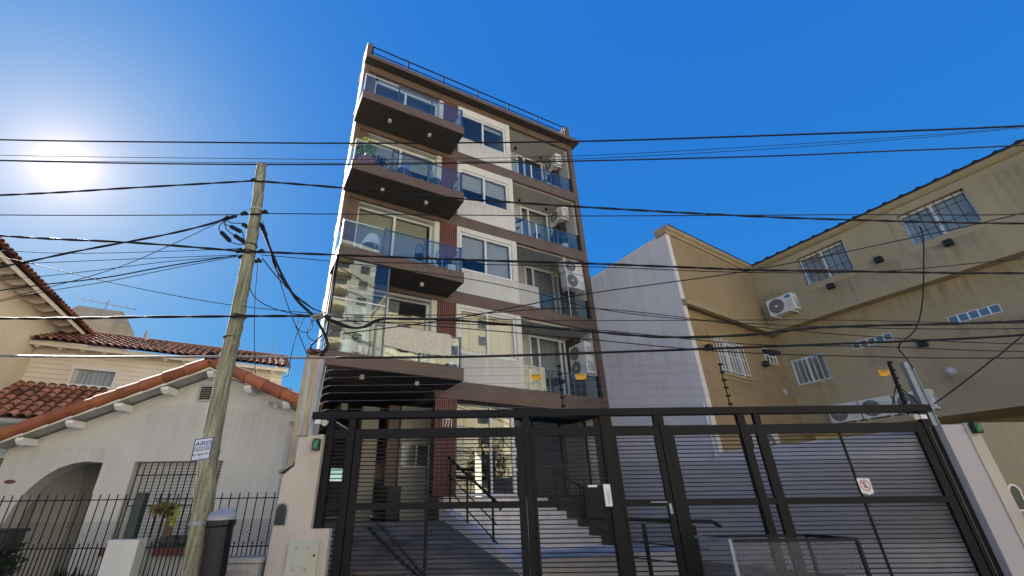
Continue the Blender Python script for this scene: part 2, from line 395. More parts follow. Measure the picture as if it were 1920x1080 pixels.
# tall wind screen of the lowest balcony
sc = P('wind_screen', 'rail_glass', MB().box(A, -.03, 1.16, 1.0, 1.012, ZS[0]+.85, 6.91))
P('screen_post', 'rail_blue', MB().box(A, 1.17, 1.205, .985, 1.02, ZS[0]+.06, 6.91), sc)
P('screen_post', 'black_metal', MB().box(A, -.075, -.035, .985, 1.02, ZS[0]+.06, 6.91), sc)
P('screen_rail', 'alu', MB().box(A, -.03, 1.17, .99, 1.02, 5.83, 5.86), sc)
# middle bay
sills = [5.36, 7.93, 10.59, 13.19]; heads = [6.67, 9.25, 11.77, 14.40]
for i, z in enumerate(ZS):
    zt = ZT[i] if i < 3 else 14.70
    b = MB().holes(A, 3.465, 5.62, z+.002, zt-.002, -.17, .012, [(3.58, 5.42, sills[i], heads[i])])
    P('window_wall', 'cream', b)
    P('pilaster', 'cream', MB().box(A, 5.44, 5.60, .0125, .032, sills[i]-.02, zt-.01))
    f = frame_win(apt, A, 3.582, 5.418, sills[i]+.002, heads[i]-.002, -.03, (4.48,), .06, .07)
    P('window_sill', 'alu', MB().box(A, 3.56, 5.44, -.03, .035, sills[i]-.035, sills[i]), f)
    if i == 2: blind(f, A, 3.64, 4.45, 11.1, 11.72, -.16); blind(f, A, 4.5, 5.36, 11.12, 11.72, -.16)
    if i == 1: blind(f, A, 3.64, 4.45, 8.42, 9.2, -.16); blind(f, A, 4.5, 5.36, 8.0, 9.2, -.16)
    if i == 0: curtain(f, A, 3.64, 3.95, 5.4, 6.6, -.2); curtain(f, A, 4.0, 5.36, 5.4, 6.6, -.24)
    if i == 3: blind(f, A, 4.5, 5.36, 14.2, 14.35, -.16)
# right bay: recessed balconies
for i, z in enumerate(ZS):
    zt = ZT[i] if i < 3 else 14.70
    P('recess_wall', 'cream', MB().box(A, 5.43, 5.61, -1.3, -.175, z+.002, zt-.002))
    P('recess_wall', 'ceiling_white', MB().box(A, 5.62, 6.62, -1.25, -1.12, z+.002, zt-.002))
    d = frame_win(apt, A, 6.63, 8.12, z+.05, zt-.06, -1.1, (7.0, 7.9), .07, .08, 'sliding_door')
    if i == 1: curtain(d, A, 6.7, 8.05, z+.1, zt-.1, -1.3)
    if i in (0, 2): blind(d, A, 6.7, 8.05, z+.15, zt-.1, -1.3, 'curtain')
    P('service_column', 'dark_soffit', MB().box(A, 8.13, 8.46, -1.2, -.64, z+.002, zt-.002))
    P('recess_wall', 'ceiling_white', MB().box(A, 8.40, 8.468, -.635, -.12, z+.002, zt-.002))
    gt = z+.66
    gb = P('balustrade', 'rail_blue', MB().tube([A(5.64, -.06, gt), A(8.38, -.06, gt)], .018))
    gl = MB()
    for u0, u1 in ((5.66, 6.52), (6.56, 7.42), (7.46, 8.36)): gl.box(A, u0, u1, -.065, -.055, z+.03, gt-.02)
    P('balustrade_glass', 'rail_glass', gl, gb)
    P('balustrade_post', 'alu' if i > 1 else 'rail_blue', MB().box(A, 6.52, 6.56, -.08, -.04, z, gt+.01), gb)
    P('balustrade_post', 'rail_blue', MB().box(A, 7.42, 7.46, -.08, -.04, z, gt+.01), gb)
    P('balustrade_post', 'black_metal', MB().box(A, 8.36, 8.40, -.09, -.03, z, gt+.04), gb)
    for u in (6.45, 7.7):
        P('ceiling_lamp', 'spot_black', MB().tube([A(u, -.85, zt-.005), A(u, -.85, zt-.09)], .05, 10))
net = P('balcony_net', 'balcony_net', MB().box(A, 5.63, 7.9, -.03, -.028, ZS[1]+.02, 9.40))
P('net_pole', 'alu', MB().tube([A(7.62, -.03, ZS[1]), A(7.62, -.03, 9.42)], .012), net)
# ground floor
lg = P('lobby_floor', 'step', MB().box(A, 3.3, 8.46, -8, -.3, 1.4, 1.86))
P('slat_panel', 'slat_wood', (lambda b: [b.box(A, 2.93+k*.0595, 2.966+k*.0595, -.029, .012, 1.87, 4.09) for k in range(10)] and b)(MB()))
P('slat_backing', 'dark_soffit', MB().box(A, 2.92, 3.53, -.12, -.03, 1.87, 4.09))
f = frame_win(apt, A, 3.54, 5.35, 1.875, 4.08, -.25, (4.62, 5.28), .05, .06, 'lobby_glazing', 'alu', 'pane_clear')
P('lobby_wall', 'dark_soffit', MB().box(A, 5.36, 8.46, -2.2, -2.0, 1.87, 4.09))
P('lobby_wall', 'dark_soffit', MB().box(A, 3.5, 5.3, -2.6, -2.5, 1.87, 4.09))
f = frame_win(apt, A, 5.37, 8.40, 1.875, 4.08, -.9, (6.4, 7.4), .04, .05, 'lobby_glazing', 'black_metal', 'pane_clear')
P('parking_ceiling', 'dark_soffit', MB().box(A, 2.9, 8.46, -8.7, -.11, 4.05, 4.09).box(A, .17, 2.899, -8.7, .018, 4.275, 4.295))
P('parking_floor', 'ramp_concrete', MB().box(A, .02, 3.28, -9, .0, 1.0, 1.37))
P('column', 'garage_panel', MB().box(A, 1.5, 1.95, -1.9, -1.5, 1.375, 4.04)); P('column', 'brown', MB().box(A, 2.1, 2.38, -1.4, -1.1, 1.375, 4.04))
P('parking_bin', 'bin_black', MB().box(A, 2.0, 2.34, -.9, -.5, 1.375, 2.1), bevel=.02)
P('parking_wall', 'garage_panel', MB().box(A, 2.42, 3.24, -1.2, -1.05, 1.375, 4.04))
P('parking_wall', 'garage_panel', MB().holes(A, .17, 3.24, 1.38, 4.27, -8.7, -8.5, [(1.7, 2.9, 2.6, 3.05)]))
P('parking_wall', 'brown', MB().box(A, .0, .16, -8.7, -2.21, 1.38, 4.27))
frame_win(apt, A, 2.46, 3.2, 2.55, 3.1, -1.0, (2.85,), .025, .03, 'window', 'alu', 'block_glass')
P('lobby_wall', 'brown', MB().box(A, 3.25, 3.45, -8.7, -.13, 1.37, 4.04))
P('side_wall', 'brown', MB().box(A, .0, .16, -2.2, -.53, 1.3, 4.27))
P('ceiling_step', 'dark_soffit', MB().box(A, 2.87, 2.897, -8.6, .0, 4.045, 4.274))
# numbers on the slat panel
def text(body, size, F, u, n, z, name, m, parent, rot=0., sx=1., ext=.004, align='CENTER', shear=0.):
    cu_ = bpy.data.curves.new(name, 'FONT'); cu_.body = body; cu_.size = size; cu_.extrude = ext; cu_.align_x = align; cu_.align_y = 'CENTER'; cu_.offset = size*.012
    o = bpy.data.objects.new(name, cu_); COL.objects.link(o)
    dg = bpy.context.evaluated_depsgraph_get(); me = bpy.data.meshes.new_from_object(o.evaluated_get(dg)); bpy.data.objects.remove(o)
    b = MB(); c, s = math.cos(rot), math.sin(rot)
    vs = [F(u + (v.x*sx*c - v.y*s), n+v.z, z + (v.x*sx*s + v.y*c)) for v in [q.co for q in me.vertices]]
    b.add(vs, [tuple(p.vertices) for p in me.polygons])
    return b.build(name, m, parent, fix=False)
text('1771', .30, A, 3.24, .03, 3.49, 'house_number', 'white_paint', apt, sx=.50)

# ------------------------------------------------------------------ ramp, stairs, handrails
g = MB(); L0 = 5.2
g.add([A(-.1, 0, 1.375), A(3.2, 0, 1.375), A(3.2, 4.6, .30), A(-.1, 1.9, .93), A(-.1, 0, 0), A(3.2, 0, 0), A(3.2, 4.6, 0), A(-.1, 1.9, 0)], [(0,1,2,3),(0,4,5,1),(1,5,6,2),(2,6,7,3),(3,7,4,0)])
g.build('driveway_ramp', 'ramp_concrete', tag=('dark stained concrete driveway ramp behind the gate', None, None, 'structure'))
for pts, wdt in ((((1.40, .25), (1.44, 1.37), (1.50, 2.4), (1.56, 3.0)), .075), (((1.66, .08), (1.67, 1.25), (1.64, 2.6), (1.63, 3.1)), .045), (((2.98, .05), (2.95, 1.5), (2.88, 3.3)), .42)):  # two narrow grooves; the wide third strip is shade painted onto the ramp
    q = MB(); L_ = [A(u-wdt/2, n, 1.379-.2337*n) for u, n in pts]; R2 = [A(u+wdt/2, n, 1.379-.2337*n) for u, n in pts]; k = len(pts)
    q.add(L_+R2, [(i, i+1, k+i+1, k+i) for i in range(k-1)]); q.build('ramp_groove_shade', 'bin_black' if wdt < .2 else 'ground_mat', bpy.data.objects['driveway_ramp'], fix=False)
g = MB()
for k in range(0, 7):
    z = 1.86-.165*k; n0 = -.3 if k == 0 else -.3+.385*(k-1); g.box(A, 3.42, 6.3, n0 if k else -.31, -.3+.385*k, 0, z) if k else None
g.build('entrance_steps', 'step', tag=('flight of pale concrete steps up to the lobby', 'steps', None, 'structure'))
g = MB().box(A, 3.42, 6.9, 2.012, 3.4, 0, .86); g.build('entrance_slab', 'slab_warm', tag=('grey concrete slab at the foot of the entrance steps', None, None, 'structure'))
g = MB(); g.prism(lambda a, n, z: A(n, a, z), [(-.3, 0), (3.2, 0), (3.2, .75), (2.3, 1.0), (-.05, 1.62), (-.05, 1.86), (-.3, 1.86)], 3.21, 3.41)
g.build('stair_side_wall', 'boundary', tag=('low lilac sloping wall between the ramp and the entrance steps', 'wall'))
g = MB().box(A, 6.95, 8.6, .3, 5.2, 0, .5); g.box(A, 6.31, 8.4, -.28, .25, 0, 1.84); g.build('planter_bed', 'dark_soffit', tag=('dark raised bed right of the entrance steps', 'planter'))
def rail(lab, u, n0, n1, z0, slope, posts, h=.9):
    t = thing('stair_handrail', lab, 'handrail', tuple(A(u, (n0+n1)/2, z0-slope*(n1-n0)/2-h)), group='handrails of the entrance steps')
    zz = lambda n: z0 - slope*(n-n0)
    MB().tube([A(u, n0, zz(n0)), A(u, n1, zz(n1))], .028, 8).tube([A(u, n1, zz(n1)), A(u, n1+.05, zz(n1)-.08)], .028, 8).build('top_rail', 'black_metal', t)
    MB().tube([A(u, n0, zz(n0)-.38), A(u, n1-.1, zz(n1-.1)-.38)], .014).tube([A(u, n0, zz(n0)-.68), A(u, n1-.1, zz(n1-.1)-.68)], .014).build('lower_rail', 'black_metal', t)
    for p in posts: MB().tube([A(u, p, zz(p)-h), A(u, p, zz(p))], .022, 8).build('post', 'black_metal', t)
rail('black handrail on the low lilac wall left of the steps', 3.31, -.05, 2.35, 2.72, .44, (.1, 1.0, 2.1), .92)
rail('black handrail on the right edge of the entrance steps', 6.36, -.1, 1.9, 2.55, .44, (.0, 1.0, 1.85), .95)
t = thing('ramp_handrail', 'black bent tube handrail with two posts behind the pedestrian door', 'handrail', (3.0, 8.5, .13))
pts = [atY(1175, 973, 8.4), atY(1262, 977, 8.4), atY(1335, 978, 8.4), atY(1352, 988, 8.4)]
MB().tube(pts, .03, 8).build('top_rail', 'black_metal', t)
for x in (1206, 1300):
    p = atY(x, 981 if x < 1250 else 985, 8.4); MB().tube([(p.x, p.y, .1), (p.x, p.y, p.z)], .035, 8).build('post', 'black_metal', t)
MB().tube([atY(1182, 1015, 8.4), atY(1330, 1030, 8.4)], .01).tube([atY(1185, 1045, 8.4), atY(1330, 1062, 8.4)], .01).build('lower_rail', 'black_metal', t)
# ------------------------------------------------------------------ street gate
GY = 7.6
gate = thing('metal_gate', 'long black metal front gate of thin horizontal bars between two masonry pillars', 'gate', (2.5, GY, .13))
def GP(name, m, mb, par=gate, **k): return mb.build(name, m, par, **k)
GP('top_beam', 'black_metal', MB().box(W, -2.72, 7.55, GY-.05, GY+.09, 2.945, 3.06), bevel=.006)
for x0, x1 in ((-2.45, -2.33), (-2.10, -1.985), (.755, .855), (2.02, 2.20), (2.985, 3.07), (4.29, 4.41), (7.30, 7.455)):
    GP('post', 'black_metal', MB().box(W, x0, x1, GY-.045, GY+.045, .13, 2.943), bevel=.004)
for x in (2.96, 4.36, 4.62): GP('roller_bracket', 'black_metal', MB().box(W, x-.05, x+.05, GY-.04, GY+.04, 2.79, 2.944))
brnd = random.Random(12)
def panel(name, x0, x1, sl, sr, mesh=True, mids=(), z1=2.78, dy=0.):
    b = MB(); y0, y1 = GY-.03+dy, GY+.03+dy
    b.box(W, x0, x0+sl, y0, y1, .16, z1); b.box(W, x1-sr, x1, y0, y1, .16, z1)
    b.box(W, x0+sl, x1-sr, y0+.002, y1-.002, 2.63, z1-.002); b.box(W, x0+sl, x1-sr, y0+.002, y1-.002, 1.605, 1.70); b.box(W, x0+sl, x1-sr, y0+.002, y1-.002, .162, .25)
    p = GP(name, 'black_metal', b, bevel=.003)
    bb = MB(); bend = [brnd.uniform(-.005, .005) for _ in range(12)]
    for k in range(43):
        z = 2.592-.0605*k
        if 1.59 < z < 1.715 or z < .26: continue
        nb = max(1, int((x1-x0-sl-sr)/.55)); zo = brnd.uniform(-.003, .003); h_ = brnd.uniform(.0062, .008)
        for q in range(nb):
            xa, xb = x0+sl+(x1-x0-sl-sr)*q/nb, x0+sl+(x1-x0-sl-sr)*(q+1)/nb; za, zb = zo+(bend[q] if q else 0), zo+(bend[q+1] if q+1 < nb else 0)
            bb.add([V((x, y, z+d+e)) for x, d in ((xa, za), (xb, zb)) for y in (GY-.010+dy, GY+.010+dy) for e in (-h_, h_)], [(0,1,3,2),(4,6,7,5),(0,4,5,1),(2,3,7,6),(0,2,6,4),(1,5,7,3)])
    GP('bar_infill', 'gate_bar', bb, p)
    for xm, w, za, zb in mids: GP('mullion', 'black_metal', MB().box(W, xm-w/2, xm+w/2, GY+.012+dy, GY+.035+dy, za, zb), p)
    if mesh:
        GP('mesh_sheet', 'gate_mesh', MB().box(W, x0+sl+.002, x1-sr-.002, GY+.036+dy, GY+.037+dy, 1.10, 2.22), p)
    return p
panel('side_panel', -2.325, -2.105, .01, .01)
panel('vehicle_leaf', -1.975, .745, .115, .11, False, ((-.78, .05, .25, 1.605), (-.80, .018, 1.70, 2.63)))
panel('fixed_panel', .86, 2.015, .05, .01)
pd = panel('pedestrian_door', 2.205, 2.98, .05, .10)
GP('handle', 'steel', MB().tube([(2.86, GY-.07, 1.66), (2.62, GY-.07, 1.66)], .012).tube([(2.86, GY-.07, 1.66), (2.86, GY-.03, 1.66)], .012), pd)
GP('lock', 'steel', MB().box(W, 2.90, 2.94, GY-.036, GY-.031, 1.5, 1.64), pd)
panel('side_panel', 3.075, 4.285, .12, .01)
panel('side_panel', 4.412, 4.548, .004, .004)
panel('sliding_leaf', 4.55, 7.295, .15, .14, True, ((5.92, .03, .25, 2.63),))
ic = MB().box(W, 1.925, 2.03, GY-.10, GY-.05, 1.61, 1.915).build('intercom', 'sign_white', bevel=.006, tag=('pale upright intercom panel of buttons on the gate post', 'intercom'))
b = MB()
for k in range(10):
    for q in range(2): b.box(W, 1.965+q*.025, 1.98+q*.025, GY-.104, GY-.1005, 1.64+k*.018, 1.65+k*.018)
b.build('button_grid', 'ink_grey', ic)
MB().box(W, 1.62, 1.90, GY-.09, GY-.04, 1.45, 1.9).build('letter_box', 'black_metal', bevel=.006, tag=('black letter box with a white slot label beside the intercom', 'letter box'))
MB().box(W, 1.69, 1.83, GY-.097, GY-.0905, 1.875, 1.905).build('slot_label', 'sign_white', bpy.data.objects['letter_box'])
# no-parking sign on the gate
sg = MB().add([W(5.865, GY-.06, 1.955), W(6.055, GY-.06, 1.95), W(6.045, GY-.062, 1.74), W(6.0, GY-.06, 1.73), W(5.97, GY-.058, 1.715), W(5.94, GY-.062, 1.73), W(5.875, GY-.06, 1.745)], [(0,1,2,3,4,5,6)])
sg = MB(); pts = [(5.86, 1.955), (6.055, 1.95), (6.05, 1.745), (6.0, 1.735), (5.965, 1.715), (5.93, 1.735), (5.865, 1.745)]
sg.prism(W, pts, GY-.062, GY-.058)
so = sg.build('parking_sign', 'sign_white', tag=('white torn paper no parking sign with a red ring on the gate', 'sign'))
b = MB(); n = 28; c = (5.955, 1.855)
b.add([W(c[0]+rr_*math.cos(2*math.pi*k/n), GY-.0635, c[1]+rr_*math.sin(2*math.pi*k/n)) for rr_ in (.066, .079) for k in range(n)], [(k, (k+1) % n, (k+1) % n+n, k+n) for k in range(n)])
b.box(lambda a, q, z: W(c[0]+(a-z)*.707, q, c[1]-(a+z)*.707), -.068, .068, GY-.0642, GY-.0636, -.006, .006)
b.build('ring', 'ink_red', so, fix=False)
text('E', .12, W, c[0], GY-.063, c[1], 'letter', 'ink_black', so, ext=.0002)
b = MB().box(W, c[0]-.05, c[0]+.05, GY-.0635, GY-.0625, 1.757, 1.761); b.build('small_print', 'ink_grey', so)
# masonry pillars
pl = MB().prism(W, [(-3.04, .13), (-3.0, 2.0), (-2.99, 2.10), (-2.845, 2.23), (-2.845, 2.65), (-2.455, 2.69), (-2.455, 1.37), (-2.17, 1.37), (-2.17, .13)], 7.45, 7.75)
pl = pl.build('gate_pillar', 'pillar_cream', bevel=.012, tag=('stained cream stepped masonry pillar left of the black gate', 'pillar'))
MB().prism(W, [(-3.06, 2.12), (-2.86, 2.24), (-2.86, 2.28), (-3.07, 2.15)], 7.43, 7.77).box(W, -2.875, -2.70, 7.44, 7.76, 2.652, 2.675).build('coping_tile', 'stone', pl)
b = MB(); arc = [(-3.0, 1.42), (-2.84, 1.42), (-2.84, 1.60)] + [(-2.92+.08*math.cos(R_(a)), 1.60+.10*math.sin(R_(a))) for a in range(20, 180, 20)] + [(-3.0, 1.60)]
b.prism(W, arc, 7.444, 7.449); b.build('meter_niche', 'alarm_dark', pl)
b = MB(); ar2 = [(-2.92+(x+2.92)*1.28, 1.5+(z-1.5)*1.12) for x, z in arc]; k = len(arc)
b.add([W(x, 7.440, z) for x, z in arc] + [W(x, 7.440, z) for x, z in ar2] + [W(x, 7.45, z) for x, z in ar2], [(i, (i+1) % k, (i+1) % k+k, i+k) for i in range(k)] + [(i+k, (i+1) % k+k, (i+1) % k+2*k, i+2*k) for i in range(k)])
b.build('niche_frame', 'concrete', pl)
mb_ = MB().box(W, -2.72, -2.28, 7.40, 7.449, .78, 1.225).build('meter_cabinet', 'meter_box', pl, bevel=.008)
MB().box(W, -2.63, -2.40, 7.394, 7.399, .9, 1.14).build('cabinet_door', 'meter_box', mb_, bevel=.002)
b = MB()
for x, z in ((-2.60, 1.13), (-2.44, 1.13), (-2.60, .87), (-2.44, .87)): b.box(W, x-.018, x+.018, 7.388, 7.3935, z-.018, z+.018)
b.build('hinge', 'concrete', mb_); MB().tube([(-2.33, 7.385, 1.04), (-2.33, 7.40, 1.04)], .016, 10).build('keyhole', 'ink_black', mb_)
def alarm(x, lab, Y=7.45, z=2.52):
    a = MB().prism(W, [(x-.055, z-.08), (x+.055, z-.08), (x+.055, z+.09), (x-.03, z+.10), (x-.055, z+.06)], Y-.10, Y-.002).build('alarm_box', 'alarm_dark', bevel=.01, tag=(lab, 'alarm light', 'green alarm lights on the pillars'))
    b = MB()
    for k in range(3): b.box(W, x-.02+.01*k, x+.02+.006*k, Y-.106, Y-.1005, z-.035+.035*k, z-.018+.035*k)
    b.build('light', 'led_green', a)
alarm(-2.53, 'dark alarm box with a green light on the stepped cream pillar left of the gate')
MB().box(W, 7.47, 7.82, 7.45, 8.0, .0, 2.72).build('gate_pillar', 'lilac', bevel=.01, tag=('smooth lilac masonry pillar right of the black gate', 'pillar'))
MB().box(W, 7.823, 8.02, 7.43, 8.0, .0, 2.74).build('gate_pillar', 'pillar_cream', bevel=.012, tag=('narrow cream masonry pillar between the lilac pillar and the tan street wall', 'pillar'))
alarm(7.93, 'dark alarm box with a green light on the narrow cream pillar right of the gate', 7.43, 2.65)
sw = MB().box(W, 8.023, 16, 7.50, 7.75, 0, 2.75).build('street_wall', 'tan_street', tag=('plain tan street wall right of the narrow cream pillar', 'wall'))
b = MB(); arc = [(8.0-.0, 1.5), (8.16, 1.5), (8.16, 1.70)] + [(8.10+.08*math.cos(R_(a)), 1.70+.12*math.sin(R_(a))) for a in range(20, 180, 20)] + [(8.02, 1.70)]
arc[0] = (8.02, 1.5); b.prism(W, [(x+.05, z) for x, z in arc], 7.492, 7.499); b.build('meter_niche', 'alarm_dark', sw)
b = MB(); a1 = [(x+.05, z) for x, z in arc]; cx_, cz_ = 8.14, 1.64; a2 = [(cx_+(x-cx_)*1.3, cz_+(z-cz_)*1.16) for x, z in a1]; k = len(a1)
b.add([W(x, 7.486, z) for x, z in a1] + [W(x, 7.486, z) for x, z in a2] + [W(x, 7.5, z) for x, z in a2], [(i, (i+1) % k, (i+1) % k+k, i+k) for i in range(k)] + [(i+k, (i+1) % k+k, (i+1) % k+2*k, i+2*k) for i in range(k)])
b.build('niche_frame', 'white_wall', sw); MB().box(W, 8.06, 8.26, 7.494, 7.499, 1.12, 1.42).build('cover_plate', 'tan_street', sw)
# lilac boundary wall
BW = fr(PT, -dR, -dF)
MB().box(BW, -3.0, 3.85, -.15, 0, 0, 2.70).build('boundary_wall', 'boundary', tag=('lilac boundary wall behind the sliding gate', 'wall'))
# small devices under the beam
for nm, x, z, m, lab in (('camera_junction', -2.585, 2.885, 'sign_white', 'small white box under the left end of the gate beam'), ('camera_junction', 7.28, 2.85, 'sign_white', 'small white box under the right end of the gate beam')):
    MB().box(W, x-.05, x+.05, GY-.13, GY-.06, z-.035, z+.035).build(nm, m, bevel=.006, tag=(lab, 'junction box'))
def floodlight(x, z, lab):
    t = thing('floodlight', lab, 'floodlight', (x, GY-.1, z), group='floodlights under the gate beam')
    MB().tube([(x, GY-.17, z-.01), (x, GY-.06, z+.02)], [.05, .035], 10).build('lamp_head', 'meter_box', t)
    MB().tube([(x, GY-.06, z+.02), (x, GY-.02, z+.09)], .012).build('bracket', 'black_metal', t)
floodlight(-2.46, 2.87, 'round cream floodlight under the left end of the gate beam'); floodlight(7.12, 2.85, 'round cream floodlight under the right end of the gate beam')
# ------------------------------------------------------------------ electric fence over the gate
ef = thing('electric_fence', 'thin electric fence wires on short black posts above the gate beam', 'electric fence', (2.4, GY, 3.06))
zs = [3.79, 3.65, 3.51, 3.385, 3.25, 3.11]
def epost(x0, x1, zt, r, m='black_metal'):
    p = MB().tube([(x1, GY, 3.06), (x0, GY, zt)], r, 8).build('post', m, ef)
    for z in zs:
        k = (z-3.06)/(zt-3.06); x = x1+(x0-x1)*k; MB().tube([(x-.035, GY-.02, z), (x+.035, GY-.02, z)], .018, 8).build('insulator', 'black_metal', p)
epost(1.44, 1.45, 3.80, .010); epost(4.26, 4.25, 3.80, .010); epost(7.23, 7.18, 3.81, .028)
MB().tube([(7.18, GY, 3.42), (7.42, GY, 3.08)], .010).tube([(7.18, GY, 3.40), (7.02, GY+.05, 3.08)], .010).build('brace', 'black_metal', ef)
for i, z in enumerate(zs):
    b = MB(); b.tube([(-2.5, GY-.02, z-.01), (1.44, GY-.02, z-.012), (4.26, GY-.02, z), (7.2, GY-.02, z)], .0024, 4); b.build('wire', 'wire_light', ef)
b = MB()
for z in zs: b.tube([(-2.64, GY-.02, z-.08), (-2.58, GY-.02, z-.03), (-2.5, GY-.02, z-.01)], .006, 5)
b.tube([(-2.66, GY, 3.07), (-2.63, GY, 3.85)], .010); b.build('wall_bracket', 'pipe_grey', ef)
def ysign(x, z, lab, w=.18):
    o = MB().box(W, x-w/2, x+w/2, GY-.032, GY-.028, z-.05, z+.05).build('warning_sign', 'yellow', tag=(lab, 'sign', 'yellow signs on the electric fence'))
    text('PELIGRO', .036, W, x, GY-.0335, z+.028, 'lettering', 'ink_black', o, ext=.0003, sx=.95)
    text('CERCO ELECTRICO', .017, W, x-.015, GY-.0335, z-.006, 'lettering', 'ink_red', o, ext=.0003, sx=.9)
    b = MB(); b.prism(W, [(x+.05, z-.04), (x+.082, z-.04), (x+.066, z-.012)], GY-.0335, GY-.0325); b.build('hazard_mark', 'ink_black', o)
ysign(1.03, 3.60, 'yellow warning sign on the electric fence below the spotted cloth on the balcony')
ysign(1.80, 3.60, 'yellow warning sign on the electric fence in front of the lower stacked air conditioners')
ysign(7.04, 3.60, 'yellow warning sign on the electric fence in front of the tan building')
st = MB().box(W, 7.50, 7.60, 7.62, 7.70, 2.70, 3.80); st.box(W, 7.60, 7.615, 7.60, 7.72, 2.70, 3.80)
st.build('steel_post', 'steel', tag=('upright galvanised steel channel post on top of the lilac pillar', 'post'))
# ------------------------------------------------------------------ tan building
tan = thing('tan_building', 'tan rendered building in an L shape with barred windows and a dark ribbed roof', 'building', tuple(T(3, -3, 0)))
def TP(name, m, mb, par=tan, **k): return mb.build(name, m, par, **k)
GS = fr(PT, dR, -dF)
TP('party_wall', 'boundary', MB().box(GS, .0, 9, -.16, -.002, 0, 8.77))
TP('wall', 'tan', MB().holes(T, .165, 5.2, 6.50, 8.76, -.3, 0, []))
TP('wall', 'tan', MB().holes(T, .165, 5.6, .0, 6.498, -.35, -.10, [(1.26, 2.74, 4.80, 5.80)]))
TP('cornice', 'tan_band', MB().prism(lambda a, n, z: T(n, a, z), [(.0, 8.70), (.05, 8.72), (.06, 8.78), (.13, 8.84), (.14, 8.93), (-.3, 8.93), (-.3, 8.70)], -.06, 4.74))
TP('roof_edge', 'roof_dark', MB().box(T, .0, 4.9, -.28, .15, 8.932, 8.965))
TP('string_course', 'tan_band', MB().prism(lambda a, n, z: T(n, a, z), [(.002, 6.42), (.14, 6.42), (.14, 6.54), (.002, 6.60)], .0, 4.75))
w1 = frame_win(tan, T, 1.265, 2.735, 4.805, 5.795, -.2, (2.0,), .06, .06)
curtain(w1, T, 1.3, 2.7, 4.85, 5.75, -.27)
def bars(par, F, u0, u1, z0, z1, n, k, m, hz=(), r=.009):
    b = MB()
    for i in range(k): u = u0+(u1-u0)*i/(k-1); b.tube([F(u, n, z0), F(u, n, z1)], r, 5)
    for z in hz: b.tube([F(u0, n, z), F(u1, n, z)], r, 5)
    return b.build('security_bars', m, par)
bars(w1, T, 1.3, 2.7, 4.83, 5.78, -.06, 10, 'white_paint', (4.86, 5.3, 5.74), .011)
b = MB().holes(T, 1.06, 2.94, 4.62, 5.9, -.098, -.085, [(1.26, 2.74, 4.80, 5.80)]); TP('window_surround', 'tan', b, w1)
TP('window_sill', 'tan_band', MB().box(T, 1.16, 2.84, -.0845, -.05, 4.72, 4.79), w1)
w2 = frame_win(tan, T, 4.0, 4.70, 5.48, 5.95, -.07, (4.25, 4.47), .025, .03, 'window', 'white_paint', 'block_glass')
TP('glazing_bar', 'white_paint', MB().box(T, 4.0, 4.7, -.09, -.065, 5.70, 5.725), w2)
TP('corner_trim', 'white_paint', MB().prism(lambda u, n, z: T(u, n, z), [(-.03, 2.6), (.06, 2.6), (.03, 2.75), (.07, 2.9), (.03, 3.05), (.06, 3.2), (.02, 3.4), (.03, 3.8), (-.03, 3.85)], -.097, -.08))
b = MB().holes(RW, .0, 6.85, 6.55, 8.86, -.3, 0, [(1.45, 2.76, 7.57, 8.53), (4.09, 5.46, 7.56, 8.50)]); TP('wall', 'tan_grey', b)
TP('wall', 'tan_grey', MB().holes(RW, -.9, 6.85, 3.56, 6.548, -.6, -.35, [(.06, 1.06, 4.85, 5.66), (1.83, 2.77, 5.48, 5.68), (3.94, 4.87, 5.48, 5.68)]))
TP('overhang_soffit', 'tan_band', MB().box(RW, -.9, 6.85, -1.3, -.302, 6.551, 6.62))
TP('wall', 'tan_grey', MB().box(RW, -.6, 6.85, -1.9, -1.75, 0, 3.409)); TP('end_wall', 'tan_grey', MB().box(RW, 6.852, 6.95, -5, -.01, 3.42, 8.85))
TP('ledge', 'tan_grey', MB().box(RW, -.6, 6.85, -2.0, .0, 3.41, 3.558))
TP('gutter', 'tan_band', MB().prism(lambda a, n, z: RW(n, a, z), [(.002, 8.72), (.05, 8.74), (.10, 8.80), (.12, 8.88), (-.1, 8.885), (-.1, 8.72)], .02, 6.9))
b = MB(); k = 160
prof = [(-.02+6.95*i/k, 8.935+.045*max(0, math.cos(2*math.pi*(6.95*i/k)/.37))**3) for i in range(k+1)]
b.add([RW(s, n, z+dz) for n, dz in ((.15, 0), (-2.5, .5)) for s, z in prof] + [RW(s, .15, 8.887) for s, z in prof], [(i, i+1, i+k+2, i+k+1) for i in range(k)] + [(i, i+1, i+2*k+3, i+2*k+2) for i in range(k)])
TP('ribbed_roof', 'roof_dark', b, fix=False)
for s0, s1, z0, z1, sm in ((1.45, 2.76, 7.57, 8.53, 2.1), (4.09, 5.46, 7.56, 8.50, 4.75)):
    w = frame_win(tan, RW, s0+.003, s1-.003, z0+.003, z1-.003, -.12, (sm,), .05, .06)
    blind(w, RW, s0+.05, s1-.05, z0+.05, z1-.05, -.25)
    TP('window_surround', 'tan_grey', MB().holes(RW, s0-.2, s1+.2, z0-.2, z1+.17, .001, .013, [(s0, s1, z0, z1)]), w)
    bars(w, RW, s0+.05, s1-.05, z0+.01, z1-.01, -.03, 8, 'black_metal', (z0+.28, z1-.28), .008)
w3 = frame_win(tan, RW, .063, 1.057, 4.853, 5.657, -.42, (.52,), .05, .05); curtain(w3, RW, .1, 1.02, 4.9, 5.6, -.52)
bars(w3, RW, .12, 1.0, 4.87, 5.64, -.37, 7, 'white_paint', (4.88, 5.63), .008)
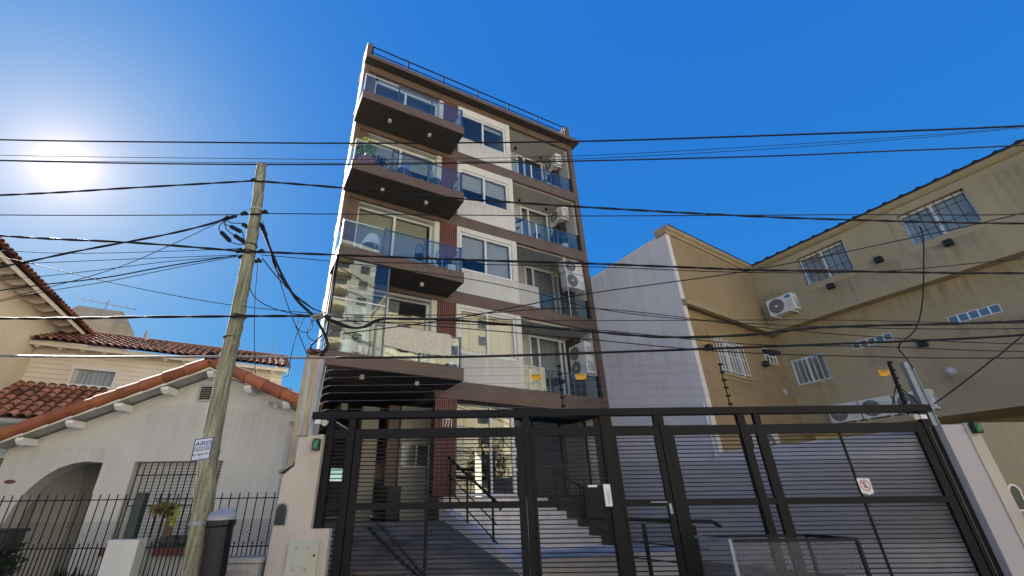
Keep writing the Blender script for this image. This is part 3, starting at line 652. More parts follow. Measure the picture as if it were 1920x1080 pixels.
for s0, s1 in ((1.83, 2.77), (3.94, 4.87)):
    gbk = MB(); fb = MB(); n = 5; w = (s1-s0)/n
    fb.holes(RW, s0+.001, s1-.001, 5.481, 5.679, -.42, -.342, [(s0+i*w+.014, s0+(i+1)*w-.014, 5.495, 5.666) for i in range(n)])
    fo = TP('glass_blocks', 'white_paint', fb)
    for i in range(n): gbk.box(RW, s0+i*w+.016, s0+(i+1)*w-.016, -.40, -.352, 5.497, 5.664)
    TP('block', 'sticker_pane', gbk, fo) if 'sticker_pane' in MATS else TP('block', 'block_glass', gbk, fo)
    TP('block_core', 'rail_blue', MB().box(RW, s0+.02, s1-.02, -.44, -.425, 5.49, 5.67), fo)
def spot(F, s, n, z, lab):
    p = F(s, n, z); t = thing('wall_spotlight', lab, 'wall light', tuple(p), group='black spotlights on the tan building')
    MB().box(F, s-.085, s+.085, n+.03, n+.17, z-.075, z+.075).build('lamp_head', 'spot_black', t, bevel=.012)
    MB().tube([F(s, n, z), F(s, n+.03, z)], .05, 10).build('wall_plate', 'spot_black', t)
spot(RW, 2.08, 0, 7.28, 'black spotlight below the left barred window of the upper tan wing')
spot(RW, 3.37, 0, 7.51, 'black spotlight between the two barred windows of the upper tan wing')
spot(RW, 4.75, 0, 7.28, 'black spotlight below the right barred window of the upper tan wing')
spot(T, .78, -.1, 5.36, 'black spotlight left of the white barred window')
spot(T, 3.72, -.1, 5.36, 'black spotlight beside the small white gridded window')
spot(RW, 3.31, -.35, 5.18, 'dusty spotlight below the gap between the two glass block strips')
def roundlamp(F, s, n, z, lab):
    t = thing('round_lamp', lab, 'wall light', tuple(F(s, n, z)), group='round lamps on the tan building')
    MB().tube([F(s, n, z), F(s, n+.05, z)], .11, 16).build('ring', 'pipe_grey', t); MB().tube([F(s, n+.03, z), F(s, n+.08, z), F(s, n+.10, z)], [.075, .07, .03], 14).build('diffuser', 'lamp_white', t, smooth=True)
roundlamp(RW, 3.54, -.35, 4.42, 'round white lamp low on the right tan wall'); roundlamp(T, 4.5, -.1, 4.62, 'round white lamp near the inner corner of the tan walls')
def stain(F, u0, u1, z0, z1, n, par, m='stain_dark'):
    b = MB(); b.add([F(u0, n, z0), F(u1, n, z0), F(u1, n, z1), F(u0, n, z1)], [(0,1,2,3)]); b.build('stain', m, par, fix=False)
for s0, s1, z0, z1 in ((1.2, 2.95, 6.62, 7.38), (3.85, 5.7, 6.62, 7.37), (.02, .75, 6.65, 7.9), (2.95, 3.8, 6.6, 7.45), (5.7, 6.8, 6.7, 8.6)): stain(RW, s0, s1, z0, z1, .004, tan)
for s0, s1, z0, z1 in ((.0, 1.2, 4.0, 4.84), (1.7, 2.9, 4.5, 5.47), (3.8, 5.0, 4.45, 5.47), (.1, 6.6, 5.75, 6.54), (3.3, 3.8, 3.7, 4.35), (4.6, 6.7, 3.7, 5.4)): stain(RW, s0, s1, z0, z1, -.346, tan)
for u0, u1, z0, z1 in ((1.05, 2.95, 3.6, 4.70), (.2, 4.7, 5.3, 6.41), (3.8, 4.8, 4.75, 5.46)): stain(T, u0, u1, z0, z1, -.094, tan)
stain(T, .2, 4.7, 7.5, 8.69, .004, tan)
stain(GS, .02, 4, 6.6, 8.75, .003, tan, 'stain_soft'); stain(GS, .02, 4, 2.9, 6.0, .003, tan, 'stain_soft')
for i in range(4): stain(A, 3.5, 5.6, ZS[i]+.03, sills[i]-.03, .016, apt, 'stain_soft')
for i in range(4): stain(A, -.05, 3.18, ZS[i]-.24, ZS[i]+.045, 1.055, apt, 'stain_soft')
# ------------------------------------------------------------------ air conditioners
def make_ac(lab, sticker=False):
    t = thing('air_conditioner', lab, 'air conditioner', (0, 0, 0), 0, 'outdoor air conditioner units')
    k = dict(local=True)
    MB().box(W, -.40, .40, -.15, .15, 0, .55).build('casing', 'ac_white', t, bevel=.018, **k)
    n = 28; b = MB(); c = (-.12, .275)
    ringp = lambda r, y: [V((c[0]+r*math.cos(2*math.pi*i/n), y, c[1]+r*math.sin(2*math.pi*i/n))) for i in range(n)]
    b.add(ringp(.235, -.1535), [tuple(range(n))]); gsp = b.build('fan_opening', 'ac_dark', t, fix=False, **k)
    b = MB()
    for r in (.235, .20, .165, .13, .095): b.add(ringp(r, -.158)+ringp(r-.009, -.158), [(i, (i+1) % n, (i+1) % n+n, i+n) for i in range(n)])
    for i in range(8):
        a = 2*math.pi*i/8; b.tube([V((c[0]+.04*math.cos(a), -.158, c[1]+.04*math.sin(a))), V((c[0]+.235*math.cos(a+.4), -.158, c[1]+.235*math.sin(a+.4)))], .004, 4)
    b.build('guard', 'pipe_grey', gsp, fix=False, **k)
    MB().tube([V((c[0], -.155, c[1])), V((c[0], -.163, c[1]))], .045, 14).build('hub', 'ac_white', gsp, **k)
    b = MB()
    for i in range(8): b.box(W, .17, .36, -.1545, -.151, .07+i*.035, .085+i*.035)
    b.build('vent_panel', 'lamp_white', t, **k)
    if sticker: MB().box(W, .19, .35, -.1555, -.1515, .42, .50).build('sticker', 'sticker_blue', t, **k)
    b = MB().box(W, .401, .425, -.10, .11, .10, .40); b.tube([(.42, -.03, .34), (.46, -.03, .34)], .02, 8).tube([(.42, .05, .20), (.46, .05, .20)], .02, 8)
    b.tube([(.44, -.03, .34), (.47, .0, .26), (.45, .06, .12), (.43, .14, .05)], .012, 6).tube([(.44, .05, .2), (.47, .08, .12), (.44, .15, .03)], .010, 6); b.build('valve_cover', 'lamp_white', t, **k)
    for x in (-.28, .28): MB().box(W, x-.02, x+.02, -.17, .22, -.04, -.002).build('bracket', 'ac_white', t, **k)
    return t
aF = math.atan2(dF.y, dF.x)
rz_street = aF; rz_left = aF - math.pi/2          # front (local -y) to the street / to the left
acp = make_ac('white air conditioner alone on the highest recessed balcony')
p = A(8.14, -.66, 14.02); acp.location = p; acp.rotation_euler = (0, 0, rz_left); RM[acp.name] = Matrix.Translation(p) @ Matrix.Rotation(rz_left, 4, 'Z')
dup(acp, A(8.14, -.66, 11.40), rz_left, 'white air conditioner alone on the second highest recessed balcony, over a leafy plant')
dup(acp, A(8.03, -.26, 8.88), rz_street, 'upper air conditioner of the pair facing the street beside the netted balcony')
dup(acp, A(8.06, -.26, 8.30), rz_street, 'lower air conditioner of the pair facing the street beside the netted balcony')
dup(acp, A(8.26, -.54, 5.86), rz_left, 'upper air conditioner of the sideways pair on the lowest recessed balcony')
dup(acp, A(8.26, -.54, 5.36), rz_left, 'lower air conditioner of the sideways pair on the lowest recessed balcony')
rzR = math.atan2(-dR.y, -dR.x)
aR = math.atan2(-dF.y, -dF.x) + math.pi/2
ac2 = make_ac('white air conditioner with a blue sticker on the upper tan wing', True)
p = RW(.72, .20, 6.90); ac2.location = p; ac2.rotation_euler = (0, 0, aR)
a1 = dup(acp, RW(1.12, -.2, 3.60), aR, 'leftmost of the three air conditioners standing on the tan ledge')
a2 = dup(acp, RW(1.90, -.2, 3.60), aR, 'middle one of the three air conditioners standing on the tan ledge')
a3 = dup(acp, RW(2.70, -.2, 3.60), aR, 'rightmost of the three air conditioners standing on the tan ledge, behind the steel post')
for q in (a1, a2, a3): q.scale = (.92, .92, .88)
dup(acp, T(2.1, .12, 2.72), math.atan2(dT.y, dT.x), 'white air conditioner low on the tan wall seen through the gate bars')
# ------------------------------------------------------------------ barrel tile roofs
def tiles(O, a, s, L, H, pitch=.21, row=.36, r=.085, seed=1, clip=None):
    rnd = random.Random(seed); a = V(a).normalized(); s = V(s).normalized(); nrm = a.cross(s).normalized()
    if nrm.z < 0: nrm = -nrm
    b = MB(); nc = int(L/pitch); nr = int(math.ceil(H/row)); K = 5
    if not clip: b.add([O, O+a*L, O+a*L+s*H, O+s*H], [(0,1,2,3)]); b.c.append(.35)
    for i in range(nc):
        x = (i+.5)*pitch
        for j in range(nr):
            v0 = j*row-.03; v1 = min((j+1)*row+.03, H)
            if clip and not clip(x, v0): continue
            jit = rnd.uniform(-.008, .008); rs = [r*1.03, r*.88]; hs = [.045, .012]
            vs = []
            for (v, rr_, h) in ((v0, rs[0], hs[0]), (v1, rs[1], hs[1])):
                for k in range(K+1):
                    w = math.pi*k/K; vs.append(O + a*(x+jit+rr_*math.cos(w)) + s*v + nrm*(h+rr_*math.sin(w)*.9))
            for k in range(K+1):
                w = math.pi*k/K; vs.append(O + a*(x+jit+(rs[0]-.018)*math.cos(w)) + s*v0 + nrm*(hs[0]+(rs[0]-.018)*math.sin(w)*.9))
            b.add(vs, [(k, k+1, K+2+k, K+1+k) for k in range(K)] + [(k, k+1, 2*K+3+k, 2*K+2+k) for k in range(K)])
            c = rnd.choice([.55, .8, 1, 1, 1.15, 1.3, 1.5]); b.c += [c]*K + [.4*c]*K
    return b
# ------------------------------------------------------------------ gable house with the arch
HY = 9.3
hs = thing('gable_house', 'white gabled house with an arched porch and an orange tiled rake', 'house', (-6, HY, .1))
def HP(name, m, mb, par=hs, **k): return mb.build(name, m, par, **k)
arcpts = [(-7.28, 2.48), (-7.61, 2.505), (-7.86, 2.475), (-8.11, 2.39), (-8.32, 2.25), (-8.48, 2.08), (-8.59, 1.93), (-8.68, 1.72), (-8.74, 1.43), (-8.78, 1.1), (-8.78, .1)]
pk = (-5.45, 4.20); le = (-9.25, 2.75); re = (-3.28, 3.36)
def yfr(Y0): return lambda x, n, z: V((x, Y0-n, z))
HF = yfr(HY)
b = MB()
# wall cut in strips round the arch and the window
wx0, wx1, wz0, wz1 = -6.66, -4.94, 1.06, 2.49
def top(x): return le[1]+(x-le[0])*(pk[1]-le[1])/(pk[0]-le[0]) if x < pk[0] else pk[1]+(x-pk[0])*(re[1]-pk[1])/(re[0]-pk[0])
xs = sorted({le[0], pk[0], re[0], wx0, wx1, *[p[0] for p in arcpts], -9.0})
def arcz(x):
    if not (-8.78 <= x <= -7.28): return None
    q = sorted(arcpts)
    for (x0, z0), (x1, z1) in zip(q, q[1:]):
        if x0 <= x <= x1 and x1 > x0: return z0+(z1-z0)*(x-x0)/(x1-x0)
for x0, x1 in zip(xs, xs[1:]):
    xm = (x0+x1)/2
    if -8.78 < xm < -7.28: b.prism(HF, [(x0, arcz(x0+1e-6) if x0 > -8.78 else .9), (x1, arcz(x1-1e-6)), (x1, top(x1)), (x0, top(x0))], -.32, 0)
    elif wx0 < xm < wx1: b.prism(HF, [(x0, .1), (x1, .1), (x1, wz0), (x0, wz0)], -.32, 0); b.prism(HF, [(x0, wz1), (x1, wz1), (x1, top(x1)), (x0, top(x0))], -.32, 0)
    else: b.prism(HF, [(x0, .1), (x1, .1), (x1, top(x1)), (x0, top(x0))], -.32, 0)
HP('wall', 'house_white', b)
HP('porch_wall', 'house_white', MB().box(W, -11.5, -8.84, 10.9, 11.299, .1, 3.2).box(W, -9.9, -9.7, HY+.33, 10.89, .1, 3.0).box(W, -8.84, -7.1, 11.3, 11.5, .1, 3.2).box(W, -7.27, -7.07, HY+.33, 11.29, .1, 3.0))
HP('porch_ceiling', 'house_white', MB().box(W, -9.69, -7.28, HY+.33, 11.29, 2.62, 2.7))
HP('wall', 'house_white', MB().prism(lambda a, n, z: V((a, n, 0))+UPZ*0, [(0, 0)], 0, 0) if False else MB().box(W, -9.25, -4.95, 12.0, 12.2, .1, 2.7))
wn = frame_win(hs, HF, wx0+.004, wx1-.004, wz0+.004, wz1-.004, -.20, (), .04, .04, pane='pane_matte')
b = MB()
for k in range(24): z = wz0+.05+k*.0575; b.box(HF, wx0+.05, wx1-.05, -.185, -.173, z, z+.050)
HP('roller_shutter', 'shutter', b, wn); HP('shutter_box', 'dark_room', MB().box(HF, wx0+.05, wx1-.05, -.30, -.28, wz0+.03, wz1-.03), wn)
bars(wn, HF, wx0+.07, wx1-.07, wz0+.01, wz1-.02, -.05, 14, 'black_metal', (2.25, 1.72, 1.12), .010)
HP('window_sill', 'sill_red', MB().box(HF, wx0-.05, wx1+.05, .002, .12, wz0-.13, wz0-.005), wn)
v = HP('wall_vent', 'pipe_grey', MB().holes(HF, -5.80, -5.46, 3.62, 3.98, .001, .02, [(-5.75, -5.51, 3.67, 3.94)]))
b = MB()
for k in range(7): z = 3.675+k*.038; b.prism(lambda a, n, zz: HF(n, a, zz), [(.004, z+.026), (.016, z), (.018, z+.006), (.008, z+.030)], -5.75, -5.51)
HP('louvre', 'alarm_dark', b, v)
HP('house_plate', 'sill_red', MB().prism(HF, [(-8.93+.11*math.cos(a)*(1 if abs(math.cos(a)) < .8 else .95), 2.16+.035*math.sin(a)) for a in [i*math.pi/8 for i in range(16)]], .002, .02))
# rake: white barge board, tile row, purlin ends
rk = HP('barge_board', 'white_wall', MB().prism(HF, [(le[0]-.1, le[1]-.04), (pk[0], pk[1]-.0), (re[0]+.1, re[1]-.04), (re[0]+.1, re[1]+.03), (pk[0], pk[1]+.07), (le[0]-.1, le[1]+.03)], .36, .40))
HP('roof_soffit', 'house_white', MB().prism(HF, [(le[0]-.1, le[1]+.005), (pk[0], pk[1]+.045), (re[0]+.1, re[1]+.005), (re[0]+.1, re[1]+.04), (pk[0], pk[1]+.08), (le[0]-.1, le[1]+.04)], -3.0, .358))
b = MB(); rnd = random.Random(3)
for p0, p1 in ((V((le[0]-.25, HY-.40, le[1]+.06)), V((pk[0], HY-.40, pk[1]+.16))), (V((re[0]+.15, HY-.40, re[1]+.02)), V((pk[0], HY-.40, pk[1]+.16)))):
    d = (p1-p0); Ln = d.length; d.normalize(); n = int(Ln/.40); st = Ln/n
    for i in range(n):
        a0 = p0+d*(i*st-.05); a1 = p0+d*((i+1)*st); q = len(b.f)
        b.tube([a0, a1], [.128, .105], 12); b.c += [rnd.choice([.8, 1, 1, 1.1, 1.25])]*(len(b.f)-q)
HP('rake_tiles', 'tile_rake', b, smooth=False)
sl = (V((pk[0], 0, pk[1]))-V((le[0], 0, le[1]))).normalized(); sr = (V((pk[0], 0, pk[1]))-V((re[0], 0, re[1]))).normalized()
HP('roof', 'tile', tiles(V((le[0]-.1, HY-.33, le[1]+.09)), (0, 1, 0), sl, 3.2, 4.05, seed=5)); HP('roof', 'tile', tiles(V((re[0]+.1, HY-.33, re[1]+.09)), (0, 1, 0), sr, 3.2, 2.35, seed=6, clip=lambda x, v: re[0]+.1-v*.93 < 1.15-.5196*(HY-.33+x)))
HP('ridge_tile', 'tile_rake', MB().tube([V((pk[0], HY-.5, pk[1]+.22)), V((pk[0], HY+2.8, pk[1]+.22))], [.12, .10], 12))
for x, z in ((-8.78, 2.86), (-7.95, 3.16), (-7.12, 3.48), (-6.29, 3.81), (pk[0], 4.11), (-4.62, 3.79), (-3.78, 3.47)):
    zc = top(x)-.04
    HP('purlin', 'white_paint', MB().prism(lambda a, n, zz: V((n, HY-a, zz)), [(.002, zc-.10), (.28, zc-.10), (.355, zc-.03), (.355, zc+.03), (.002, zc+.03)], x-.075, x+.075), bevel=.01)
for x in (-4.28, -4.08): HP('soffit_spot', 'lamp_white', MB().tube([V((x, HY-.05, top(x)-.16)), V((x+.02, HY-.16, top(x)-.19))], [.03, .045], 8))
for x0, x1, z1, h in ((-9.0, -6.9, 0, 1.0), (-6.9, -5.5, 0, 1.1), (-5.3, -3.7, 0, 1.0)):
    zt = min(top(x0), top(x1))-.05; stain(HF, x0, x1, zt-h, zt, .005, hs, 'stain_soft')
stain(HF, -6.7, -4.9, .25, .92, .005, hs, 'stain_soft')
dp = HP('downpipe', 'pipe_grey', MB().tube([(-3.70, HY-.12, 3.18), (-3.70, HY-.08, 3.1), (-3.70, HY-.08, .15)], .055, 8)); HP('pipe_collar', 'pipe_grey', MB().tube([(-3.70, HY-.08, 2.52), (-3.70, HY-.08, 2.58)], .066, 8), dp)
# ------------------------------------------------------------------ boarded upper house behind
bh = thing('boarded_house', 'cream upper house with white boards and old red barrel tile roofs', 'house', tuple(SD(2, -2, 0)))
def BP(name, m, mb, par=bh, **k): return mb.build(name, m, par, **k)
b = MB().holes(SD, -2.05, 5.0, 2.0, 6.15, -.3, 0, [(-.79, .23, 5.04, 5.51)])
BP('wall', 'board_white', b)
b = MB()
for k in range(9):
    z = 4.86+k*.142
    segs = [(-2.05, 5.0)] if not (5.0 < z+.07 < 5.56) else [(-2.05, -.86), (.30, 5.0)]
    for u0, u1 in segs: b.prism(lambda a, n, zz: SD(n, a, zz), [(.002, z), (.028, z), (.012, z+.137), (.002, z+.137)], u0, u1)
BP('board_cladding', 'board_white', b)
bw = frame_win(bh, SD, -.855, .295, 4.985, 5.565, .045, (), .065, .06, pane='pane_matte'); curtain(bw, SD, -.7, .25, 5.03, 5.52, -.08)
BP('corner_post', 'board_white', MB().box(SD, 4.6, 4.75, .003, .06, 2, 6.1))
BP('side_wall', 'leftwall', MB().box(SD, 4.80, 5.0, -4, -.305, 2, 6.6)); BP('shutter_panel', 'board_white', MB().box(SD, 5.002, 5.04, -1.2, -.5, 4.9, 5.9))
BP('eave_board', 'board_white', MB().box(SD, -2.0, 5.12, .42, .45, 5.98, 6.10))
BP('eave_soffit', 'board_white', MB().prism(lambda a, n, zz: SD(n, a, zz), [(.415, 6.09), (.415, 6.05), (.0, 6.16), (.0, 6.20)], -2.0, 5.1))
for k in range(14):
    u = -1.75+k*.53; BP('rafter', 'board_white', MB().prism(lambda a, n, zz: SD(n, a, zz), [(.003, 6.02), (.36, 5.93), (.40, 5.97), (.40, 6.04), (.003, 6.14)], u-.045, u+.045))
slope = (dR*1.0 + UPZ*.42).normalized()
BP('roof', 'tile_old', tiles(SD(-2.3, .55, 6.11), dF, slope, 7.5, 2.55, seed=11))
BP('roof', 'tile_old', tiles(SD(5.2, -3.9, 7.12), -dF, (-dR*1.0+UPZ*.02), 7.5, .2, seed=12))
BP('ridge_tile', 'tile_old', (lambda b: (b.tube([SD(-2.2, -1.82, 7.14), SD(5.2, -1.82, 7.14)], .10, 10), b.c.extend([1.]*len(b.f)), b)[2])(MB()))
BP('vent_pipe', 'pipe_grey', MB().tube([SD(.35, -1.6, 7.0), SD(.35, -1.6, 7.42)], .06, 8)); BP('vent_pipe', 'pipe_grey', MB().box(SD, 2.95, 3.2, -.6, -.4, 6.5, 7.15))
b = MB()
for u, h in ((4.35, .45), (4.55, .55), (4.75, .32)): b.tube([SD(u, -1.3, 6.9), SD(u+.02, -1.3, 7.1+h)], .014, 5)
BP('roof_aerial', 'steel', b)
# lower roof in front of the boards
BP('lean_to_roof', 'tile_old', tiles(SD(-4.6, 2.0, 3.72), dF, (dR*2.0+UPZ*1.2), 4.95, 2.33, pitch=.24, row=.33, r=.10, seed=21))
BP('gutter', 'pipe_grey', MB().tube([SD(-4.6, 2.12, 3.62), SD(.2, 2.12, 3.62)], .07, 8)); BP('wall', 'house_white', MB().box(SD, -4.6, .3, 1.5, 1.7, 0, 3.6))
# left building
lb = thing('eaved_house', 'peach coloured house wall with a red tiled eave at the left edge', 'house', tuple(LB(-2, -1, 0)))
MB().box(LB, -7, 4.2, -5, 0, 0, 7.1).build('wall', 'leftwall', lb)
MB().box(LB, -7, 1.72, .50, .54, 6.86, 6.97).build('eave_board', 'board_white', lb)
MB().prism(lambda a, n, z: LB(n, a, z), [(.0, 7.12), (.5, 6.95), (.5, 6.97), (.0, 7.16)], -7, 1.7).build('eave_soffit', 'sill_red', lb)
for k in range(14):
    u = -6.6+k*.62; MB().prism(lambda a, n, z: LB(n, a, z), [(.003, 6.86), (.20, 6.80), (.44, 6.86), (.47, 6.93), (.003, 7.09)], u-.05, u+.05).build('rafter', 'board_white', lb)
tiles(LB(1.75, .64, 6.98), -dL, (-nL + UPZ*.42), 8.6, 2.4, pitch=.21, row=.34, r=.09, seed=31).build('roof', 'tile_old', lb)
# chimney
CF = lambda u, n, z: V((-16.9, 16.6, 0)) + dF*u + (-dR)*n + UPZ*z
ch = thing('chimney', 'broad tapered plaster chimney with a stone base on the roof behind', 'chimney', tuple(CF(1.2, -.5, 6.5)))
b = MB(); lo = [(0, 0), (2.4, 0), (2.4, -1.3), (0, -1.3)]; hi = [(.40, -.25), (1.95, -.25), (1.95, -1.0), (.40, -1.0)]
b.add([CF(u, n, 8.76) for u, n in lo]+[CF(u, n, 9.36) for u, n in hi], [(0,1,5,4),(1,2,6,5),(2,3,7,6),(3,0,4,7),(4,5,6,7)]); b.box(CF, .0, 2.4, -1.3, 0, 8.25, 8.76)
b.build('cap', 'chimney_plaster', ch); MB().box(CF, .06, 2.34, -1.24, -.06, 6.0, 8.248).build('base', 'stone', ch)
an = thing('television_antenna', 'thin television antenna on top of the tapered chimney', 'antenna', tuple(CF(1.2, -.6, 9.28)))
MB().tube([CF(1.15, -.6, 9.2), CF(1.25, -.6, 9.95)], .022, 6).build('mast', 'steel', an)
b = MB().tube([CF(.1, -.6, 9.80), CF(2.3, -.6, 9.66)], .018, 6)
for k in range(9): u = .15+k*.26; b.tube([CF(u-.02, -.95, 9.80-.064*(u-.1)), CF(u+.02, -.25, 9.80-.064*(u-.1))], .006, 4)
b.build('boom', 'steel', an)
# brick pier and pipes at the left edge of the plot
bp_ = MB().box(W, -3.32, -3.06, 8.35, 8.6, .1, 4.30); bp_.build('brick_pier', 'brick_pale', bevel=.01, tag=('pale brick pier beside the grey pipes left of the apartment building', 'pier'))
MB().box(W, -3.25, -3.02, 8.2, 8.62, 4.302, 4.37).build('pier_cap', 'tile_rake2' if 'tile_rake2' in MATS else 'sill_red', bpy.data.objects['brick_pier'])
def pipe(lab, pts, r, m): MB().tube(pts, r, 8).build('wall_pipe', m, tag=(lab, 'pipe'))
pipe('slim pale grey pipe left of the thick pipe above the stepped cream pillar', [(-2.98, 7.72, 4.02), (-2.93, 7.72, 2.25)], .03, 'pipe_grey')
pipe('thick grey steel pipe rising beside the left end of the gate beam', [(-2.76, 7.72, 4.0), (-2.76, 7.72, 2.68)], .055, 'pipe_grey')
# ------------------------------------------------------------------ front fence
fn = thing('front_fence', 'thin dark iron bar fence in front of the white gabled house', 'fence', (-6, 7.6, .13))
def fence(x0, x1, par):
    b = MB(); k = 0; x = x0
    while x < x1:
        b.tube([(x, 7.6, .35), (x, 7.6, 1.865)], .0085, 5)
        if x+.067 < x1: b.tube([(x+.067, 7.6, .35), (x+.067, 7.6, 1.215)], .0085, 5)
        x += .135
    b.box(W, x0-.05, x1+.05, 7.585, 7.615, 1.780, 1.795); b.box(W, x0-.05, x1+.05, 7.585, 7.615, 1.145, 1.160); b.box(W, x0-.05, x1+.05, 7.585, 7.615, .40, .42)
    f = b.build('bar_panel', 'black_metal', par)
    MB().box(W, x0, x1, 7.622, 7.623, 1.17, 1.50).build('wire_mesh', 'fence_mesh', f)
fence(-10.4, -5.32, fn); fence(-4.88, -3.06, fn)
MB().box(W, -10.4, -5.32, 7.52, 7.72, .13, .36).build('plinth', 'house_white', fn)
MB().box(W, -5.33, -4.88, 7.40, 7.78, .13, 1.265).build('fence_pillar', 'house_white', bevel=.012, tag=('short white masonry pillar in the iron fence', 'pillar'))
MB().box(W, -5.225, -5.09, 7.55, 7.66, 1.27, 1.88).build('sheet_post', 'green_post', bevel=.004, tag=('dark green flat metal post on top of the short white pillar', 'post'))
MB().box(W, -4.74, -4.28, 7.63, 7.85, 1.16, 1.30).build('planter_box', 'green_post', bevel=.008, tag=('dark rectangular planter box hung behind the iron fence', 'planter'))
mbx = MB().box(W, -7.75, -7.26, 7.9, 8.2, 1.12, 1.36); mbx.box(W, -7.78, -7.23, 7.87, 8.23, 1.362, 1.41); mbx.box(W, -7.55, -7.45, 8.0, 8.1, .1, 1.12)
mbx.build('letter_box', 'green_post', bevel=.012, tag=('dark green lidded letter box behind the fence at the left edge', 'letter box'))
cn = MB().box(W, -3.62, -3.08, 7.35, 7.62, .13, .96).build('utility_box', 'concrete', bevel=.012, tag=('small weathered concrete utility box between the black bin and the stepped pillar', 'utility box'))
MB().box(W, -3.66, -3.05, 7.31, 7.64, .962, 1.03).build('lid', 'concrete', cn, bevel=.012); MB().box(W, -3.54, -3.18, 7.338, 7.348, .3, .88).build('door', 'stone', cn)
# ------------------------------------------------------------------ plants
def leaves(b, c, n, spread, size, rnd, droop=0., up=.5, narrow=.4):
    for _ in range(n):
        d = V((rnd.gauss(0, 1), rnd.gauss(0, 1), rnd.gauss(0, 1))); d.normalize(); rr_ = rnd.random()**.5
        p = V(c) + V((d.x*spread[0], d.y*spread[1], d.z*spread[2]))*rr_
        t = V((rnd.gauss(0, 1), rnd.gauss(0, 1), rnd.gauss(0, 1)*.7+up-droop)).normalized(); s_ = t.cross(V((rnd.gauss(0, 1), rnd.gauss(0, 1), rnd.gauss(0, 1)))).normalized()
        l = size*rnd.uniform(.6, 1.3); w = l*narrow
        b.add([p, p+t*l*.5+s_*w*.5, p+t*l, p+t*l*.5-s_*w*.5], [(0,1,2,3)])
def blades(b, c, n, L, rnd, lean=.5, w=.03):
    for _ in range(n):
        a = rnd.uniform(0, 6.283); d = V((math.cos(a), math.sin(a), 0)); l = L*rnd.uniform(.6, 1.1); q = rnd.uniform(.2, 1)*lean; s_ = d.cross(UPZ)*w*.5
        p0 = V(c); p1 = p0+UPZ*l*.55+d*l*.25*q; p2 = p0+UPZ*l*(.9-.4*q)+d*l*.7*q
        b.add([p0-s_, p0+s_, p1+s_*1.2, p1-s_*1.2, p2], [(0,1,2,3), (3,2,4)])
def pot(b, c, r, h): b.tube([V(c), V(c)+UPZ*h, V(c)+UPZ*(h+.03)], [r*.75, r, r*1.04], 14)
def plant(name, lab, base, fol, potm=None, r=.12, h=.2, fm='leaf_mid', cat='plant', group=None):
    t = thing(name, lab, cat, tuple(base), group=group)
    if potm: bb = MB(); pot(bb, base, r, h); bb.build('pot', potm, t)
    fol.build('foliage', fm, t, fix=False); return t
rnd = random.Random(9)
z4 = ZS[2]+.05
c = A(.38, .62, z4); b = MB(); leaves(b, c+V((-.12, -.1, .88)), 380, (.36, .24, .17), .15, rnd, droop=.4, narrow=.34); leaves(b, c+V((.05, -.05, .6)), 150, (.22, .2, .22), .14, rnd, droop=.8, narrow=.3)
pt_ = plant('potted_bush', 'big light green bush in a terracotta pot on the third highest balcony', c, b, 'terracotta', .26, .38, 'leaf_light')
b = MB(); leaves(b, A(.72, .72, z4+.42), 200, (.20, .2, .2), .10, rnd); plant('potted_shrub', 'small dark shrub right of the terracotta pot', A(.72, .72, z4), b, 'terracotta', .1, .22, 'leaf_dark')
b = MB(); leaves(b, A(1.02, .85, z4+.12), 90, (.22, .1, .08), .09, rnd); plant('trailing_plant', 'low flat green plant along the balcony glass below the bush', A(1.02, .85, z4), b, None, fm='leaf_mid')
for u, lab in ((1.93, 'lime green flower pot between the two round chairs'), (2.52, 'lime green flower pot right of the round chairs'), (3.02, 'lime green flower pot in the corner of the balcony')):
    c = A(u, .82, z4); b = MB(); blades(b, c+UPZ*.12, 18, .22, rnd); plant('flower_pot', lab, c, b, 'pot_green', .09, .11, 'leaf_mid', 'flower pot', 'lime green pots on the balcony with the round chairs')
z3 = ZS[1]; zz2 = ZS[0]
def lp(u, n, z, lab, m, pm, n_leaf, spr, sz, blade=False, hh=.22, rr_=.12):
    c = A(u, n, z); b = MB()
    if blade: blades(b, c+UPZ*hh, n_leaf, sz, rnd, .8, .05)
    else: leaves(b, c+UPZ*(hh+spr[2]*.8), n_leaf, spr, sz, rnd)
    plant('potted_plant', lab, c, b, pm, rr_, hh, m, group='potted plants on the recessed balconies')
lp(5.86, -.4, ZS[2], 'tall large leaved plant behind the glass at the left end of the recessed balcony', 'leaf_dark', 'pot_white', 16, (.25, .2, .45), .42, hh=.3, rr_=.15)
lp(6.75, -.3, ZS[2], 'small dark feathery plant left of the glass post on the recessed balcony', 'leaf_dark', 'terracotta', 50, (.16, .12, .12), .14)
lp(7.55, -.3, ZS[2], 'dark broad leaved plant beside the white potted spiky plant', 'leaf_dark', 'terracotta', 26, (.2, .15, .25), .22)
lp(7.9, -.28, ZS[2], 'spiky green plant in a white pot by the glass corner', 'leaf_mid', 'pot_white', 22, (.2, .2, .2), .62, True, .24, .15)
lp(7.45, -.3, ZS[3], 'small green plant behind the glass of the highest recessed balcony', 'leaf_mid', 'pot_white', 40, (.14, .1, .18), .16)
lp(7.9, -.9, ZS[2], 'tall yellow green dracaena under the air conditioner', 'leaf_light', 'terracotta', 26, (.2, .2, .2), .5, True, .9, .09)
lp(7.4, -.35, ZS[1]+1.45, 'yellow leaved creeper hanging beside the stacked air conditioners', 'leaf_light', None, 60, (.16, .1, .2), .11, hh=0)
MB().box(A, 7.62, 7.95, -.4, -.2, ZS[3]+.02, ZS[3]+.24).build('storage_crate', 'pot_white', bevel=.01, tag=('white crate behind the glass of the highest recessed balcony', 'crate'))
